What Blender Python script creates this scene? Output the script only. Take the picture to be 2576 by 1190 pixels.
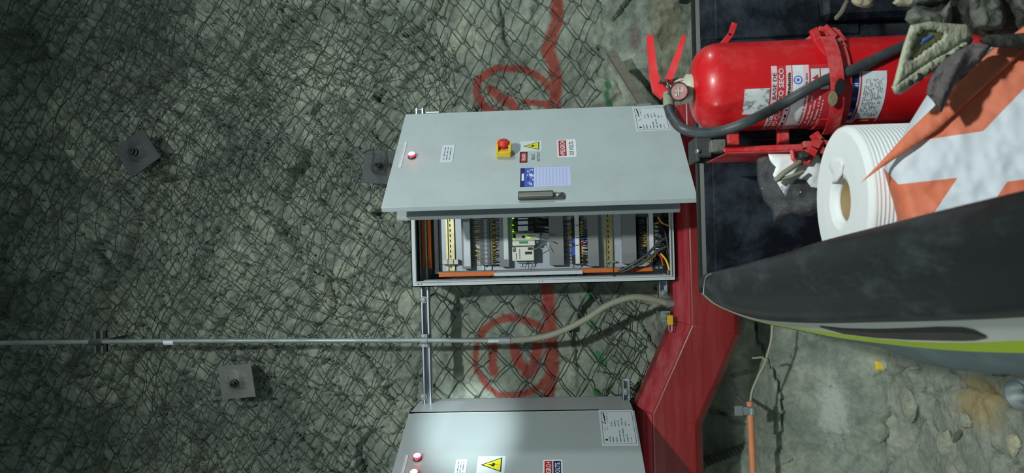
import bpy, math, random
import numpy as np
from mathutils import Vector, Matrix
from mathutils.geometry import delaunay_2d_cdt
random.seed(7); rng = np.random.default_rng(7)
SC = bpy.context.scene
COL = SC.collection
for o in list(bpy.data.objects): bpy.data.objects.remove(o)

# ------------------------------------------------------------------ camera
FPX = 1935.0
CAM = Vector((0, 0, 1.45))
PITCH = math.radians(3.3)
ROLL = 0.028
F_ = Vector((0, math.cos(PITCH), math.sin(PITCH)))
D_ = Vector((0, math.sin(PITCH), -math.cos(PITCH)))
X_ = Vector((1, 0, 0))
cR, sR = math.cos(ROLL), math.sin(ROLL)
R_ = (D_*cR - X_*sR).normalized()      # to the right in the picture (world down)
U_ = (X_*cR + D_*sR).normalized()      # up in the picture (world right)
cd = bpy.data.cameras.new('camera'); cam = bpy.data.objects.new('camera', cd); COL.objects.link(cam)
m = Matrix((R_, U_, -F_)).transposed().to_4x4(); m.translation = CAM
cam.matrix_world = m
cd.sensor_width = 36; cd.lens = 36*FPX/2576; cd.clip_start = .02
cd.dof.use_dof = True; cd.dof.focus_distance = 3.3; cd.dof.aperture_fstop = 9
SC.camera = cam

# ------------------------------------------------------------------ light
W = bpy.data.worlds.new('mine_air'); SC.world = W; W.use_nodes = True
W.node_tree.nodes['Background'].inputs[0].default_value = (.62, .82, .75, 1)
W.node_tree.nodes['Background'].inputs[1].default_value = .24
def lamp(name, kind, loc, tgt, power, color, size=.2, angle=90, blend=1):
    l = bpy.data.lights.new(name, kind); l.energy = power; l.color = color
    if kind == 'AREA': l.shape = 'DISK'; l.size = size
    else: l.shadow_soft_size = size
    if kind == 'SPOT': l.spot_size = math.radians(angle); l.spot_blend = blend
    o = bpy.data.objects.new(name, l); COL.objects.link(o); o.location = loc
    o.rotation_euler = (Vector(tgt)-Vector(loc)).to_track_quat('-Z', 'Y').to_euler()
    return o
lamp('tunnel_lamp', 'SPOT', (1.0, -1.9, 4.3), (.25, 3.5, 1.0), 900, (.93, 1, .96), .10, 62, 1)
lamp('side_lamp', 'SPOT', (4.6, 2.0, 2.9), (-.4, 3.6, 1.5), 260, (.92, 1, 1), .12, 70, 1)
lamp('left_fill', 'SPOT', (-3.4, -.6, 3.0), (-.3, 2.6, .6), 150, (.90, 1, .98), .4, 80, 1)  # fill spot added to brighten the truck side and floor, no fixture there
lamp('door_highlight_spot', 'SPOT', (.12, -.12, 1.62), (-.82, 3.29, 1.85), 1250, (.88, 1, 1), .03, 8.5, 1)  # narrow spot added near the camera to make the second door's highlight
SC.view_settings.view_transform = 'Standard'; SC.view_settings.look = 'None'
SC.view_settings.gamma = 1; SC.view_settings.use_curve_mapping = False
SC.view_settings.exposure = 0

# ------------------------------------------------------------------ helpers
def ray(px, py):
    return F_ + R_*((px-1288)/FPX) + U_*((595-py)/FPX)
def P(px, py, d): return CAM + ray(px, py)*d
def onY(px, py, Y):
    r = ray(px, py); return CAM + r*((Y-CAM.y)/r.y)
def onZ(px, py, Z):
    r = ray(px, py); return CAM + r*((Z-CAM.z)/r.z)

class Fr:
    def __init__(s, O, U=(1, 0, 0), V=(0, 0, 1)):
        s.O = Vector(O); s.U = Vector(U).normalized(); s.V = Vector(V).normalized(); s.W = s.U.cross(s.V).normalized()
    def pt(s, u, v, w=0): return s.O + s.U*u + s.V*v + s.W*w
    def hit(s, px, py, w=0):
        r = ray(px, py); q = s.O + s.W*w
        p = CAM + r*((q-CAM).dot(s.W)/r.dot(s.W)) - s.O
        return p.dot(s.U), p.dot(s.V)
WORLD = Fr((0, 0, 0), (1, 0, 0), (0, 1, 0))

class MB:
    def __init__(s): s.v = []; s.f = []; s.m = []; s.smooth = []
    def add(s, vs, fs, mi=0, smooth=False):
        b = len(s.v); s.v += [Vector(q) for q in vs]
        for f in fs: s.f.append([b+i for i in f]); s.m.append(mi); s.smooth.append(smooth)
        return s
    def box(s, fr, u0, u1, v0, v1, w0, w1, mi=0, bev=0):
        if u0 > u1: u0, u1 = u1, u0
        if v0 > v1: v0, v1 = v1, v0
        if w0 > w1: w0, w1 = w1, w0
        b = min(bev, (u1-u0)*.45, (v1-v0)*.45, (w1-w0)*.45)
        if b <= 0:
            vs = [fr.pt(u, v, w) for w in (w0, w1) for v in (v0, v1) for u in (u0, u1)]
            s.add(vs, [(0, 2, 3, 1), (4, 5, 7, 6), (0, 1, 5, 4), (2, 6, 7, 3), (0, 4, 6, 2), (1, 3, 7, 5)], mi)
            return s
        vs = []; idx = {}
        for a, (U0, S) in enumerate(((0, 0),)): pass
        for iu in (0, 1):
            for iv in (0, 1):
                for iw in (0, 1):
                    u = (u0, u1)[iu]; v = (v0, v1)[iv]; w = (w0, w1)[iw]
                    su = b if iu == 0 else -b; sv = b if iv == 0 else -b; sw = b if iw == 0 else -b
                    idx[iu, iv, iw] = len(vs)
                    vs += [fr.pt(u, v+sv, w+sw), fr.pt(u+su, v, w+sw), fr.pt(u+su, v+sv, w)]
        fs = []
        q = [(0, 0), (1, 0), (1, 1), (0, 1)]
        for k, fl in ((0, 0), (0, 1), (1, 0), (1, 1), (2, 0), (2, 1)):
            f = []
            for a, c in q:
                key = [0, 0, 0]; key[k] = fl; o = [i for i in range(3) if i != k]; key[o[0]] = a; key[o[1]] = c
                f.append(idx[tuple(key)]+k)
            if (fl == 0) != (k == 1): f = f[::-1]
            fs.append(f)
        for k in range(3):      # edges along axis k
            o = [i for i in range(3) if i != k]
            for a in (0, 1):
                for c in (0, 1):
                    k0 = [0, 0, 0]; k0[o[0]] = a; k0[o[1]] = c; k1 = list(k0); k1[k] = 1
                    i0 = idx[tuple(k0)]; i1 = idx[tuple(k1)]
                    f = [i0+o[0], i1+o[0], i1+o[1], i0+o[1]]
                    if (a == c) != (k == 1): f = f[::-1]
                    fs.append(f)
        for key, i in idx.items():
            f = [i, i+1, i+2]
            if sum(key) % 2 == 0: f = f[::-1]
            fs.append(f)
        s.add(vs, fs, mi); return s
    def prism(s, fr, pts, w0, w1, mi=0, cap=True):
        n = len(pts)
        vs = [fr.pt(u, v, w0) for u, v in pts] + [fr.pt(u, v, w1) for u, v in pts]
        fs = [(i, (i+1) % n, n+(i+1) % n, n+i) for i in range(n)]
        if cap: fs += [tuple(range(n))[::-1], tuple(range(n, 2*n))]
        s.add(vs, fs, mi); return s
    def poly(s, fr, pts, w, mi=0):
        s.add([fr.pt(u, v, w) for u, v in pts], [tuple(range(len(pts)))], mi); return s
    def tube(s, pts, r, n=8, mi=0, cap=True, flat=False):
        pts = [Vector(p) for p in pts]; N = len(pts); rr = r if isinstance(r, (list, tuple)) else [r]*N
        vs = []; a = None
        for i, p in enumerate(pts):
            t = (pts[min(i+1, N-1)]-pts[max(i-1, 0)]).normalized()
            if a is None:
                a = t.cross(Vector((0, 0, 1)));
                if a.length < .1: a = t.cross(Vector((1, 0, 0)))
            a = (a - t*a.dot(t)).normalized(); b = t.cross(a)
            for k in range(n):
                g = 2*math.pi*k/n; vs.append(p + (a*math.cos(g)+b*math.sin(g))*rr[i])
        fs = [(i*n+k, i*n+(k+1) % n, (i+1)*n+(k+1) % n, (i+1)*n+k) for i in range(N-1) for k in range(n)]
        s.add(vs, fs, mi, not flat)
        if cap: s.add([vs[k] for k in range(n)], [tuple(range(n))[::-1]], mi); s.add(vs[-n:], [tuple(range(n))], mi)
        return s
    def lathe(s, O, axis, prof, n=32, mi=0, smooth=True, a0=0, a1=360, side=None):
        O = Vector(O); A = Vector(axis).normalized()
        e = Vector(side) if side else A.cross(Vector((0, 1, 0.01)))
        e = (e-A*e.dot(A)).normalized(); g = A.cross(e); full = abs(a1-a0) >= 360
        m = n if full else n+1; vs = []
        for (r, h) in prof:
            for k in range(m):
                t = math.radians(a0+(a1-a0)*k/n); vs.append(O+A*h+(e*math.cos(t)+g*math.sin(t))*r)
        fs = []
        for i in range(len(prof)-1):
            for k in range(n):
                k2 = (k+1) % m; fs.append((i*m+k, i*m+k2, (i+1)*m+k2, (i+1)*m+k))
        s.add(vs, fs, mi, smooth); return s
    def text(s, fr, u0, u1, v0, v1, w, body, mi=0, shear=0, mapf=None):
        c = bpy.data.curves.new('lettering', 'FONT'); c.body = body; c.resolution_u = 2; c.shear = shear
        c.offset = .012
        o = bpy.data.objects.new('lettering', c); COL.objects.link(o)
        me = bpy.data.meshes.new_from_object(o)
        if len(me.vertices):
            xs = [q.co.x for q in me.vertices]; ys = [q.co.y for q in me.vertices]
            x0, x1, y0, y1 = min(xs), max(xs), min(ys), max(ys)
            vs = []
            for q in me.vertices:
                u = u0+(u1-u0)*(q.co.x-x0)/(x1-x0+1e-9); v = v0+(v1-v0)*(q.co.y-y0)/(y1-y0+1e-9)
                vs.append(mapf(u, v, w) if mapf else fr.pt(u, v, w))
            s.add(vs, [tuple(p.vertices) for p in me.polygons], mi)
        bpy.data.objects.remove(o); bpy.data.meshes.remove(me); bpy.data.curves.remove(c)
        return s
    def mesh(s, name, off):
        me = bpy.data.meshes.new(name)
        me.from_pydata([tuple(v-off) for v in s.v], [], s.f)
        me.polygons.foreach_set('material_index', s.m); me.polygons.foreach_set('use_smooth', s.smooth)
        me.update(); return me

def tag(o, label=None, cat=None, group=None, kind=None):
    if label: o['label'] = label
    if cat: o['category'] = cat
    if group: o['group'] = group
    if kind: o['kind'] = kind
    return o
WL = {}
def thing(name, loc, label, cat, group=None):
    o = bpy.data.objects.new(name, None); o.empty_display_size = .05; COL.objects.link(o); o.location = loc
    WL[o.name] = Vector(loc); return tag(o, label, cat, group)
def part(name, mb, mats, parent, label=None, kind=None):
    off = WL[parent.name] if parent else None
    if off is None:
        v = np.array([tuple(q) for q in mb.v]); off = Vector(((v[:, 0].min()+v[:, 0].max())/2, (v[:, 1].min()+v[:, 1].max())/2, v[:, 2].min()))
    me = mb.mesh(name, off)
    for mt in (mats if isinstance(mats, (list, tuple)) else [mats]): me.materials.append(mt)
    o = bpy.data.objects.new(name, me); COL.objects.link(o)
    if parent: o.parent = parent; WL[o.name] = off
    else: o.location = off; WL[o.name] = off
    if label: o['label'] = label
    if kind: o['kind'] = kind
    return o
def solo(name, mb, mats, label, cat, group=None, kind=None):
    return tag(part(name, mb, mats, None), label, cat, group, kind)

def lin(c):
    return tuple((x/255/12.92 if x/255 <= .04045 else ((x/255+.055)/1.055)**2.4) for x in c)
def mat(name, rgb, rough=.5, metal=0, var=.0, scale=8, dust=None, dusta=0, dscale=6, bump=0, bscale=60, emit=0, ecol=None, spec=.5, coat=0, stretch=(1, 1, 1), lo=.45, hi=.75):
    m = bpy.data.materials.new(name); m.use_nodes = True; N = m.node_tree; b = N.nodes['Principled BSDF']
    col = lin(rgb)+(1,)
    b.inputs['Base Color'].default_value = col; b.inputs['Roughness'].default_value = rough
    b.inputs['Metallic'].default_value = metal; b.inputs['Specular IOR Level'].default_value = spec
    if coat: b.inputs['Coat Weight'].default_value = coat; b.inputs['Coat Roughness'].default_value = .15
    tc = N.nodes.new('ShaderNodeTexCoord'); mp = N.nodes.new('ShaderNodeMapping'); mp.inputs['Scale'].default_value = stretch
    N.links.new(tc.outputs['Object'], mp.inputs[0]); vec = mp.outputs[0]
    last = None
    def noise(sc, det=5, rg=.6):
        n = N.nodes.new('ShaderNodeTexNoise'); n.inputs['Scale'].default_value = sc; n.inputs['Detail'].default_value = det
        n.inputs['Roughness'].default_value = rg; N.links.new(vec, n.inputs['Vector']); return n.outputs['Fac']
    if var:
        mr = N.nodes.new('ShaderNodeMapRange'); N.links.new(noise(scale), mr.inputs[0])
        mr.inputs[1].default_value = .25; mr.inputs[2].default_value = .75; mr.inputs[3].default_value = 1-var; mr.inputs[4].default_value = 1+var
        mx = N.nodes.new('ShaderNodeMix'); mx.data_type = 'RGBA'; mx.blend_type = 'MULTIPLY'; mx.inputs[0].default_value = 1
        mx.inputs[6].default_value = col; N.links.new(mr.outputs[0], mx.inputs[7]); last = mx.outputs[2]
    if dust:
        mr = N.nodes.new('ShaderNodeMapRange'); N.links.new(noise(dscale, 8, .7), mr.inputs[0])
        mr.inputs[1].default_value = lo; mr.inputs[2].default_value = hi; mr.inputs[3].default_value = 0; mr.inputs[4].default_value = dusta
        mx = N.nodes.new('ShaderNodeMix'); mx.data_type = 'RGBA'; mx.inputs[6].default_value = col
        if last: N.links.new(last, mx.inputs[6])
        mx.inputs[7].default_value = lin(dust)+(1,); N.links.new(mr.outputs[0], mx.inputs[0]); last = mx.outputs[2]
        rr = N.nodes.new('ShaderNodeMapRange'); N.links.new(mr.outputs[0], rr.inputs[0]); rr.inputs[3].default_value = rough; rr.inputs[4].default_value = min(1, rough+.5)
        N.links.new(rr.outputs[0], b.inputs['Roughness'])
    if last: N.links.new(last, b.inputs['Base Color'])
    if bump:
        bp = N.nodes.new('ShaderNodeBump'); bp.inputs['Strength'].default_value = bump; bp.inputs['Distance'].default_value = .01
        N.links.new(noise(bscale, 4, .6), bp.inputs['Height']); N.links.new(bp.outputs[0], b.inputs['Normal'])
    if emit:
        b.inputs['Emission Color'].default_value = lin(ecol or rgb)+(1,); b.inputs['Emission Strength'].default_value = emit
    return m

M = {}
M['door'] = mat('light_grey_enamel', (178, 190, 194), .42, 0, .04, 5, (140, 145, 142), .35, 4, .05, 250)
M['door2'] = mat('light_grey_enamel_glossy', (164, 175, 178), .32, 0, .03, 5, coat=.6, spec=.8)
M['shell'] = mat('cabinet_shell_paint', (184, 191, 196), .4, 0, .04, 6)
M['plate'] = mat('zinc_mounting_plate', (172, 182, 194), .45, .2, .05, 6)
M['duct'] = mat('grey_slotted_plastic', (128, 130, 132), .5, 0, .05, 8)
M['dark'] = mat('dark_gap', (22, 23, 26), .8)
M['black'] = mat('black_plastic', (20, 21, 23), .5)
M['orange'] = mat('orange_duct_plastic', (225, 110, 25), .5, 0, .06, 20)
M['white'] = mat('white_label', (225, 230, 236), .5)
M['white2'] = mat('white_plate', (205, 214, 222), .45)
M['gold'] = mat('yellow_zinc_rail', (206, 196, 150), .3, .85, .2, 40)
M['zinc'] = mat('galvanised_steel', (176, 186, 192), .38, .75, .15, 25)
M['galv'] = mat('dull_galvanised_tube', (140, 150, 152), .45, .55, .2, 12, (110, 118, 112), .4, 9)
M['flex'] = mat('grey_flexible_sheath', (136, 136, 120), .6, 0, .08, 20)
M['term'] = mat('grey_terminal', (95, 100, 104), .5)
M['termlight'] = mat('terminal_marker', (190, 200, 205), .5)
M['blue'] = mat('blue_terminal', (32, 75, 170), .5)
M['yellow'] = mat('yellow_plastic', (230, 195, 60), .5, 0, .1, 30)
M['ferrule'] = mat('yellow_ferrule', (220, 175, 40), .5)
M['redwire'] = mat('red_insulation', (200, 50, 40), .5)
M['whitewire'] = mat('white_insulation', (215, 218, 222), .5)
M['cream'] = mat('cream_module_plastic', (214, 216, 206), .45)
M['green'] = mat('green_connector', (20, 140, 80), .5)
M['led'] = mat('green_led', (190, 255, 40), .5, emit=.9, ecol=(170, 255, 40))
M['lamp'] = mat('red_lamp_lit', (255, 90, 90), .3, emit=30, ecol=(255, 120, 120))
M['lampring'] = mat('red_lamp_lens', (190, 25, 35), .25, emit=5, ecol=(255, 30, 50))
M['redbtn'] = mat('red_button', (205, 50, 42), .4)
M['stred'] = mat('sticker_red', (168, 26, 32), .45)
M['stblue'] = mat('sticker_navy', (22, 34, 92), .45)
M['stblue2'] = mat('sticker_blue', (60, 90, 190), .45, 0, .4, 90)
M['stpale'] = mat('sticker_pale_blue', (190, 200, 238), .5)
M['stpale2'] = mat('sticker_pale_blue_line', (172, 182, 226), .5)
M['styel'] = mat('sticker_yellow', (215, 212, 40), .45)
M['ink'] = mat('black_ink', (24, 26, 30), .5)
M['inkgrey'] = mat('grey_ink', (96, 104, 112), .5)
M['chrome'] = mat('worn_chrome', (190, 186, 178), .3, .9, .15, 30)
M['handledark'] = mat('dark_steel', (96, 102, 102), .35, .8)
M['duct_red'] = mat('red_enamel', (124, 6, 11), .32, 0, .12, 3, (180, 80, 88), .22, 2.5, .05, 30, stretch=(.5, 2, 6), coat=.3)
M['duct_dusty'] = mat('red_enamel_dusty', (150, 36, 46), .42, 0, .1, 3, (196, 120, 128), .5, 2.5, .05, 30, stretch=(.5, 6, 6), coat=.2)
M['ext'] = mat('extinguisher_red', (200, 22, 30), .34, 0, .10, 7, (205, 120, 120), .42, 7, .04, 30, coat=.2, lo=.5, hi=.8)
M['brk'] = mat('bracket_red', (200, 36, 44), .45, 0, .1, 15, (200, 150, 146), .55, 12, .15, 60)
M['hose'] = mat('black_rubber_hose', (52, 58, 62), .42, 0, .1, 30, (120, 130, 132), .3, 14)
M['lever'] = mat('red_lever', (226, 44, 52), .4, 0, .06, 15, (220, 130, 130), .3, 14)
M['valve'] = mat('cream_valve_plastic', (190, 192, 172), .5, 0, .1, 30)
M['glass'] = mat('dusty_gauge_glass', (176, 128, 132), .2, 0, .2, 60)
M['lblwhite'] = mat('worn_white_label', (214, 222, 228), .5, 0, .06, 30, (130, 128, 124), .35, 40)
M['lbldirty'] = mat('scuffed_white_label', (205, 212, 214), .6, 0, .1, 60, (92, 90, 88), .9, 45, lo=.5, hi=.62)
M['lblred'] = mat('label_red', (190, 48, 58), .5, 0, .06, 30)
M['lblpink'] = mat('label_pinkish_white', (222, 190, 196), .5)
M['roll'] = mat('white_paper', (236, 240, 242), .8, 0, .015, 10, bump=.1, bscale=150)
M['card'] = mat('brown_cardboard', (150, 128, 92), .8, 0, .1, 20)
M['liner'] = mat('black_bed_liner', (15, 19, 27), .30, 0, .15, 12, (96, 112, 130), .5, 5, .2, 18, lo=.46, hi=.82)
M['railm'] = mat('black_rail_cap', (24, 28, 33), .45, 0, .10, 12, (104, 114, 120), .6, 5, .12, 160, stretch=(3, .8, 1), lo=.5, hi=.85)
M['body'] = mat('white_car_paint', (200, 202, 198), .3, 0, .03, 5)
M['neon'] = mat('neon_yellow_tape', (205, 232, 20), .4, 0, .05, 12)
M['greytrim'] = mat('grey_trim', (92, 106, 112), .5, 0, .2, 10, (140, 150, 150), .5, 8)
M['decal'] = mat('dark_brown_decal', (62, 52, 54), .4, 0, .3, 14)
M['pvc'] = mat('orange_conduit', (206, 130, 92), .5, 0, .08, 14)
M['cable'] = mat('beige_cable', (150, 146, 128), .6)
M['wood'] = mat('weathered_wood', (108, 104, 94), .9, 0, .25, 12, bump=.6, bscale=30, stretch=(4, 4, .6))
M['rust'] = mat('dark_plate_steel', (64, 68, 72), .6, .4, .25, 10, (92, 88, 80), .4, 8)
M['plate3'] = mat('grey_plate_steel', (112, 112, 108), .6, .3, .15, 9)
M['wire'] = mat('galvanised_net_wire', (78, 84, 80), .55, .35, .25, 6)
M['wire2'] = mat('old_net_wire', (62, 68, 62), .65, .2, .3, 6)
M['oranc'] = mat('orange_fabric', (222, 120, 88), .65, 0, .05, 8, (226, 168, 150), .3, 8, .12, 40)
M['whic'] = mat('white_fabric', (214, 222, 232), .7, 0, .03, 8, (160, 164, 170), .3, 14, .08, 30, lo=.6, hi=.85)
M['glove'] = mat('grey_leather', (102, 96, 98), .85, 0, .2, 22, (72, 68, 62), .5, 12, .8, 60)
M['chock'] = mat('dusty_cream_chock', (186, 188, 166), .8, 0, .15, 14, (112, 112, 96), .7, 9, .7, 45)
M['chock_in'] = mat('brown_grey_hollow', (128, 124, 96), .8, 0, .2, 18, bump=.5, bscale=50)
M['mud'] = mat('grey_mud', (112, 116, 108), .9, 0, .35, 14, (36, 34, 30), .7, 10, 1, 40)
M['chalk'] = mat('blue_mark', (64, 120, 190), .7)
M['brass'] = mat('yellow_padlock_body', (220, 170, 40), .4, .2, .1, 30)
M['stone'] = mat('grey_stone', (150, 152, 138), .95, 0, .3, 30, bump=1, bscale=50)
M['clayst'] = mat('pale_round_stone', (172, 168, 142), .95, 0, .2, 30, bump=1, bscale=50)

# ------------------------------------------------------------------ numpy noise
def vnoise(x, y, seed):
    r = np.random.default_rng(seed); T = r.random((256, 256))
    xi = np.floor(x).astype(int); yi = np.floor(y).astype(int); fx = x-xi; fy = y-yi
    fx = fx*fx*(3-2*fx); fy = fy*fy*(3-2*fy)
    a = T[xi & 255, yi & 255]; b = T[(xi+1) & 255, yi & 255]; c = T[xi & 255, (yi+1) & 255]; d = T[(xi+1) & 255, (yi+1) & 255]
    return (a*(1-fx)+b*fx)*(1-fy)+(c*(1-fx)+d*fx)*fy
def fbm(x, y, sc, oct=4, seed=1, g=.5):
    t = 0; a = 1; n = 0
    for i in range(oct): t = t + a*(vnoise(x*sc+31*i, y*sc+17*i, seed+i)-.5); n += a; a *= g; sc *= 2.03
    return t/n*2
def facets(x, y, sc, seed):
    """cellular planes: every cell is a tilted facet, like broken rock"""
    r = np.random.default_rng(seed); J = r.random((64, 64, 2)); S = r.random((64, 64, 3))-.5
    X = x*sc; Y = y*sc; xi = np.floor(X).astype(int); yi = np.floor(Y).astype(int)
    best = np.full(X.shape, 9.); second = np.full(X.shape, 9.); h = np.zeros(X.shape)
    for dx in (-1, 0, 1):
        for dy in (-1, 0, 1):
            cx = xi+dx; cy = yi+dy; j = J[cx & 63, cy & 63]; s = S[cx & 63, cy & 63]
            ex = X-cx-j[..., 0]; ey = Y-cy-j[..., 1]; d = np.hypot(ex, ey)
            hh = s[..., 2]+1.1*(s[..., 0]*ex+s[..., 1]*ey)
            c = d < best
            second = np.where(c, best, np.minimum(second, d)); h = np.where(c, hh, h); best = np.where(c, d, best)
    return h, second-best

def grid_mesh(name, Pn, mats, attrs=None):
    ny, nx = Pn.shape[:2]
    me = bpy.data.meshes.new(name)
    me.vertices.add(nx*ny); me.vertices.foreach_set('co', Pn.reshape(-1).astype(np.float32))
    i = np.arange(ny-1)[:, None]*nx+np.arange(nx-1)[None, :]
    q = np.stack([i, i+1, i+nx+1, i+nx], -1).reshape(-1, 4)
    n = len(q); me.loops.add(n*4); me.loops.foreach_set('vertex_index', q.reshape(-1).astype(np.int32))
    me.polygons.add(n); me.polygons.foreach_set('loop_start', np.arange(0, n*4, 4, dtype=np.int32))
    me.polygons.foreach_set('use_smooth', np.ones(n, dtype=bool))
    me.update(calc_edges=True)
    for k, a in (attrs or {}).items():
        at = me.color_attributes.new(k, 'FLOAT_COLOR', 'POINT'); at.data.foreach_set('color', a.reshape(-1).astype(np.float32))
    for mm in mats: me.materials.append(mm)
    o = bpy.data.objects.new(name, me); COL.objects.link(o); return o

def rock_mat(name, cA, cB, cC, scale=1.0, bump=.8):
    m = bpy.data.materials.new(name); m.use_nodes = True; N = m.node_tree; b = N.nodes['Principled BSDF']; L = N.links.new
    b.inputs['Roughness'].default_value = .9; b.inputs['Specular IOR Level'].default_value = .25
    tc = N.nodes.new('ShaderNodeTexCoord')
    def noise(sc, det=8, rg=.65):
        n = N.nodes.new('ShaderNodeTexNoise'); n.inputs['Scale'].default_value = sc*scale; n.inputs['Detail'].default_value = det; n.inputs['Roughness'].default_value = rg
        L(tc.outputs['Object'], n.inputs['Vector']); return n.outputs['Fac']
    r1 = N.nodes.new('ShaderNodeValToRGB'); L(noise(3.0), r1.inputs[0])
    e = r1.color_ramp.elements; e[0].position = .32; e[0].color = lin(cA)+(1,); e[1].position = .66; e[1].color = lin(cB)+(1,)
    e2 = r1.color_ramp.elements.new(.5); e2.color = lin(cC)+(1,)
    r2 = N.nodes.new('ShaderNodeMapRange'); L(noise(28, 6, .75), r2.inputs[0]); r2.inputs[1].default_value = .3; r2.inputs[2].default_value = .7; r2.inputs[3].default_value = .72; r2.inputs[4].default_value = 1.22
    mx = N.nodes.new('ShaderNodeMix'); mx.data_type = 'RGBA'; mx.blend_type = 'MULTIPLY'; mx.inputs[0].default_value = 1
    L(r1.outputs[0], mx.inputs[6]); L(r2.outputs[0], mx.inputs[7])
    at = N.nodes.new('ShaderNodeAttribute'); at.attribute_name = 'paint'
    # break the paint edge up with grain
    ad = N.nodes.new('ShaderNodeMath'); ad.operation = 'MULTIPLY_ADD'; L(noise(45, 5, .8), ad.inputs[0]); ad.inputs[1].default_value = 1.1; ad.inputs[2].default_value = -.58
    su = N.nodes.new('ShaderNodeMath'); su.operation = 'SUBTRACT'; L(at.outputs['Alpha'], su.inputs[0]); L(ad.outputs[0], su.inputs[1])
    mr = N.nodes.new('ShaderNodeMapRange'); L(su.outputs[0], mr.inputs[0]); mr.inputs[1].default_value = .38; mr.inputs[2].default_value = .75; mr.inputs[3].default_value = 0; mr.inputs[4].default_value = .85
    m2 = N.nodes.new('ShaderNodeMix'); m2.data_type = 'RGBA'; L(mr.outputs[0], m2.inputs[0]); L(mx.outputs[2], m2.inputs[6]); L(at.outputs['Color'], m2.inputs[7])
    L(m2.outputs[2], b.inputs['Base Color'])
    bp = N.nodes.new('ShaderNodeBump'); bp.inputs['Strength'].default_value = bump; bp.inputs['Distance'].default_value = .02
    L(noise(38, 8, .75), bp.inputs['Height']); L(bp.outputs[0], b.inputs['Normal'])
    return m

def stroke(Ax, Az, pts, w):
    d = np.full(Ax.shape, 99.)
    for (a, b) in zip(pts[:-1], pts[1:]):
        ax, az = a; bx, bz = b; vx, vz = bx-ax, bz-az; t = np.clip(((Ax-ax)*vx+(Az-az)*vz)/(vx*vx+vz*vz+1e-9), 0, 1)
        d = np.minimum(d, np.hypot(Ax-ax-vx*t, Az-az-vz*t))
    return np.clip(1.25-d/w, 0, 1)

# ------------------------------------------------------------------ rock wall
YW = 3.86
nx, nz = 560, 560
gx = np.linspace(-2.7, 2.7, nx); gz = np.linspace(-.15, 5.1, nz)
AX, AZ = np.meshgrid(gx, gz)
def wall_depth(AX, AZ):
    f1, e1 = facets(AX+.25*fbm(AX, AZ, 2, 3, 5), AZ, 2.1, 11)
    f2, e2 = facets(AX+.08*fbm(AX, AZ, 5, 3, 25), AZ+.05*fbm(AX, AZ, 6, 2, 9), 6.0, 12)
    f3, e3 = facets(AX, AZ, 15.0, 13)
    up = np.clip((AZ-1.9)/.5, 0, 1)                       # rougher broken rock above the cabinets
    Y = YW + .10*fbm(AX, AZ, .8, 3, 40) - .10*f1 + -.055*f2*(.55+.6*up) - .018*f3*(.3+1.1*up) - .02*fbm(AX, AZ, 12, 4, 60, .6)
    Y += .03*np.clip(.05-e2, 0, .05)/.05*up + .026*np.clip(.10-e3, 0, .10)/.10*up
    # foot of the wall: set back a little under the duct, then a sloping ledge of rubble
    Y += .12*np.clip(1-np.abs(AZ-.72)/.25, 0, 1)
    led = .42 + .09*np.clip((-AX-.35)/.3, 0, 1)
    s = np.clip((led-AZ)/.42, 0, 1); Y -= (s > 0)*np.minimum(s*6, 1)*(.035*fbm(AX, AZ, 7, 5, 70, .65) + .02*facets(AX, AZ, 11, 71)[0])
    Y -= .42*s**.8 + .10*np.clip((led-AZ)/.06, 0, 1)
    return Y
AY = wall_depth(AX, AZ)
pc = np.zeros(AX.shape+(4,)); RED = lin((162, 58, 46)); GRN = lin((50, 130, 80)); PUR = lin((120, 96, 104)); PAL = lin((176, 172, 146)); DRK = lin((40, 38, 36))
def w2(px, py): p = onY(px, py, YW-.02); return (p.x, p.z)
def paint(pts, w, col, k=1.0, jit=True):
    ww = np.array([w2(*q) for q in pts]); wm = w*3.8/FPX
    jx = AX+.012*fbm(AX, AZ, 9, 3, 77); jz = AZ+.012*fbm(AX, AZ, 9, 3, 87)
    s = stroke(jx, jz, [tuple(q) for q in ww], wm)*k
    c = s > pc[..., 3]
    pc[..., 3] = np.where(c, s, pc[..., 3])
    for i in range(3): pc[..., i] = np.where(s > .02, np.where(c, col[i], pc[..., i]), pc[..., i])
# pale smooth rock on the right, below the net
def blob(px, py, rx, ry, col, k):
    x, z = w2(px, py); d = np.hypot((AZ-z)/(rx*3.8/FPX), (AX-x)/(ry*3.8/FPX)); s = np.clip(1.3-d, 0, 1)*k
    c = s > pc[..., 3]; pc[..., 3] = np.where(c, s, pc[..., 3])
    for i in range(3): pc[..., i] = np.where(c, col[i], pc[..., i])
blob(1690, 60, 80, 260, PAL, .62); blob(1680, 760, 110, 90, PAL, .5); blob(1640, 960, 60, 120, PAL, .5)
blob(1180, 880, 90, 150, lin((170, 172, 150)), .5); blob(1650, 850, 40, 60, PUR, .55); blob(1600, 90, 26, 70, PUR, .62)  # first blob: patch of reflected light on the rock, put into its colour
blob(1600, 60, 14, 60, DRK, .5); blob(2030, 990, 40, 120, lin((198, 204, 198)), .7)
paint([(1405, -60), (1400, 0), (1402, 40), (1385, 85), (1378, 115), (1392, 150), (1398, 190), (1396, 275)], 23, RED)
paint([(1390, 260), (1385, 400), (1383, 560), (1380, 730), (1384, 800), (1386, 870), (1390, 930), (1378, 1000), (1378, 1100)], 23, RED)
def circ(cx, cy, rx, ry, a0, a1, n=20): return [(cx+rx*math.cos(math.radians(a0+(a1-a0)*i/n)), cy+ry*math.sin(math.radians(a0+(a1-a0)*i/n))) for i in range(n+1)]
paint(circ(1288, 222, 92, 66, 100, 250), 16, RED, .95); paint(circ(1288, 228, 92, 66, 262, 345), 13, RED, .9)
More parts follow.
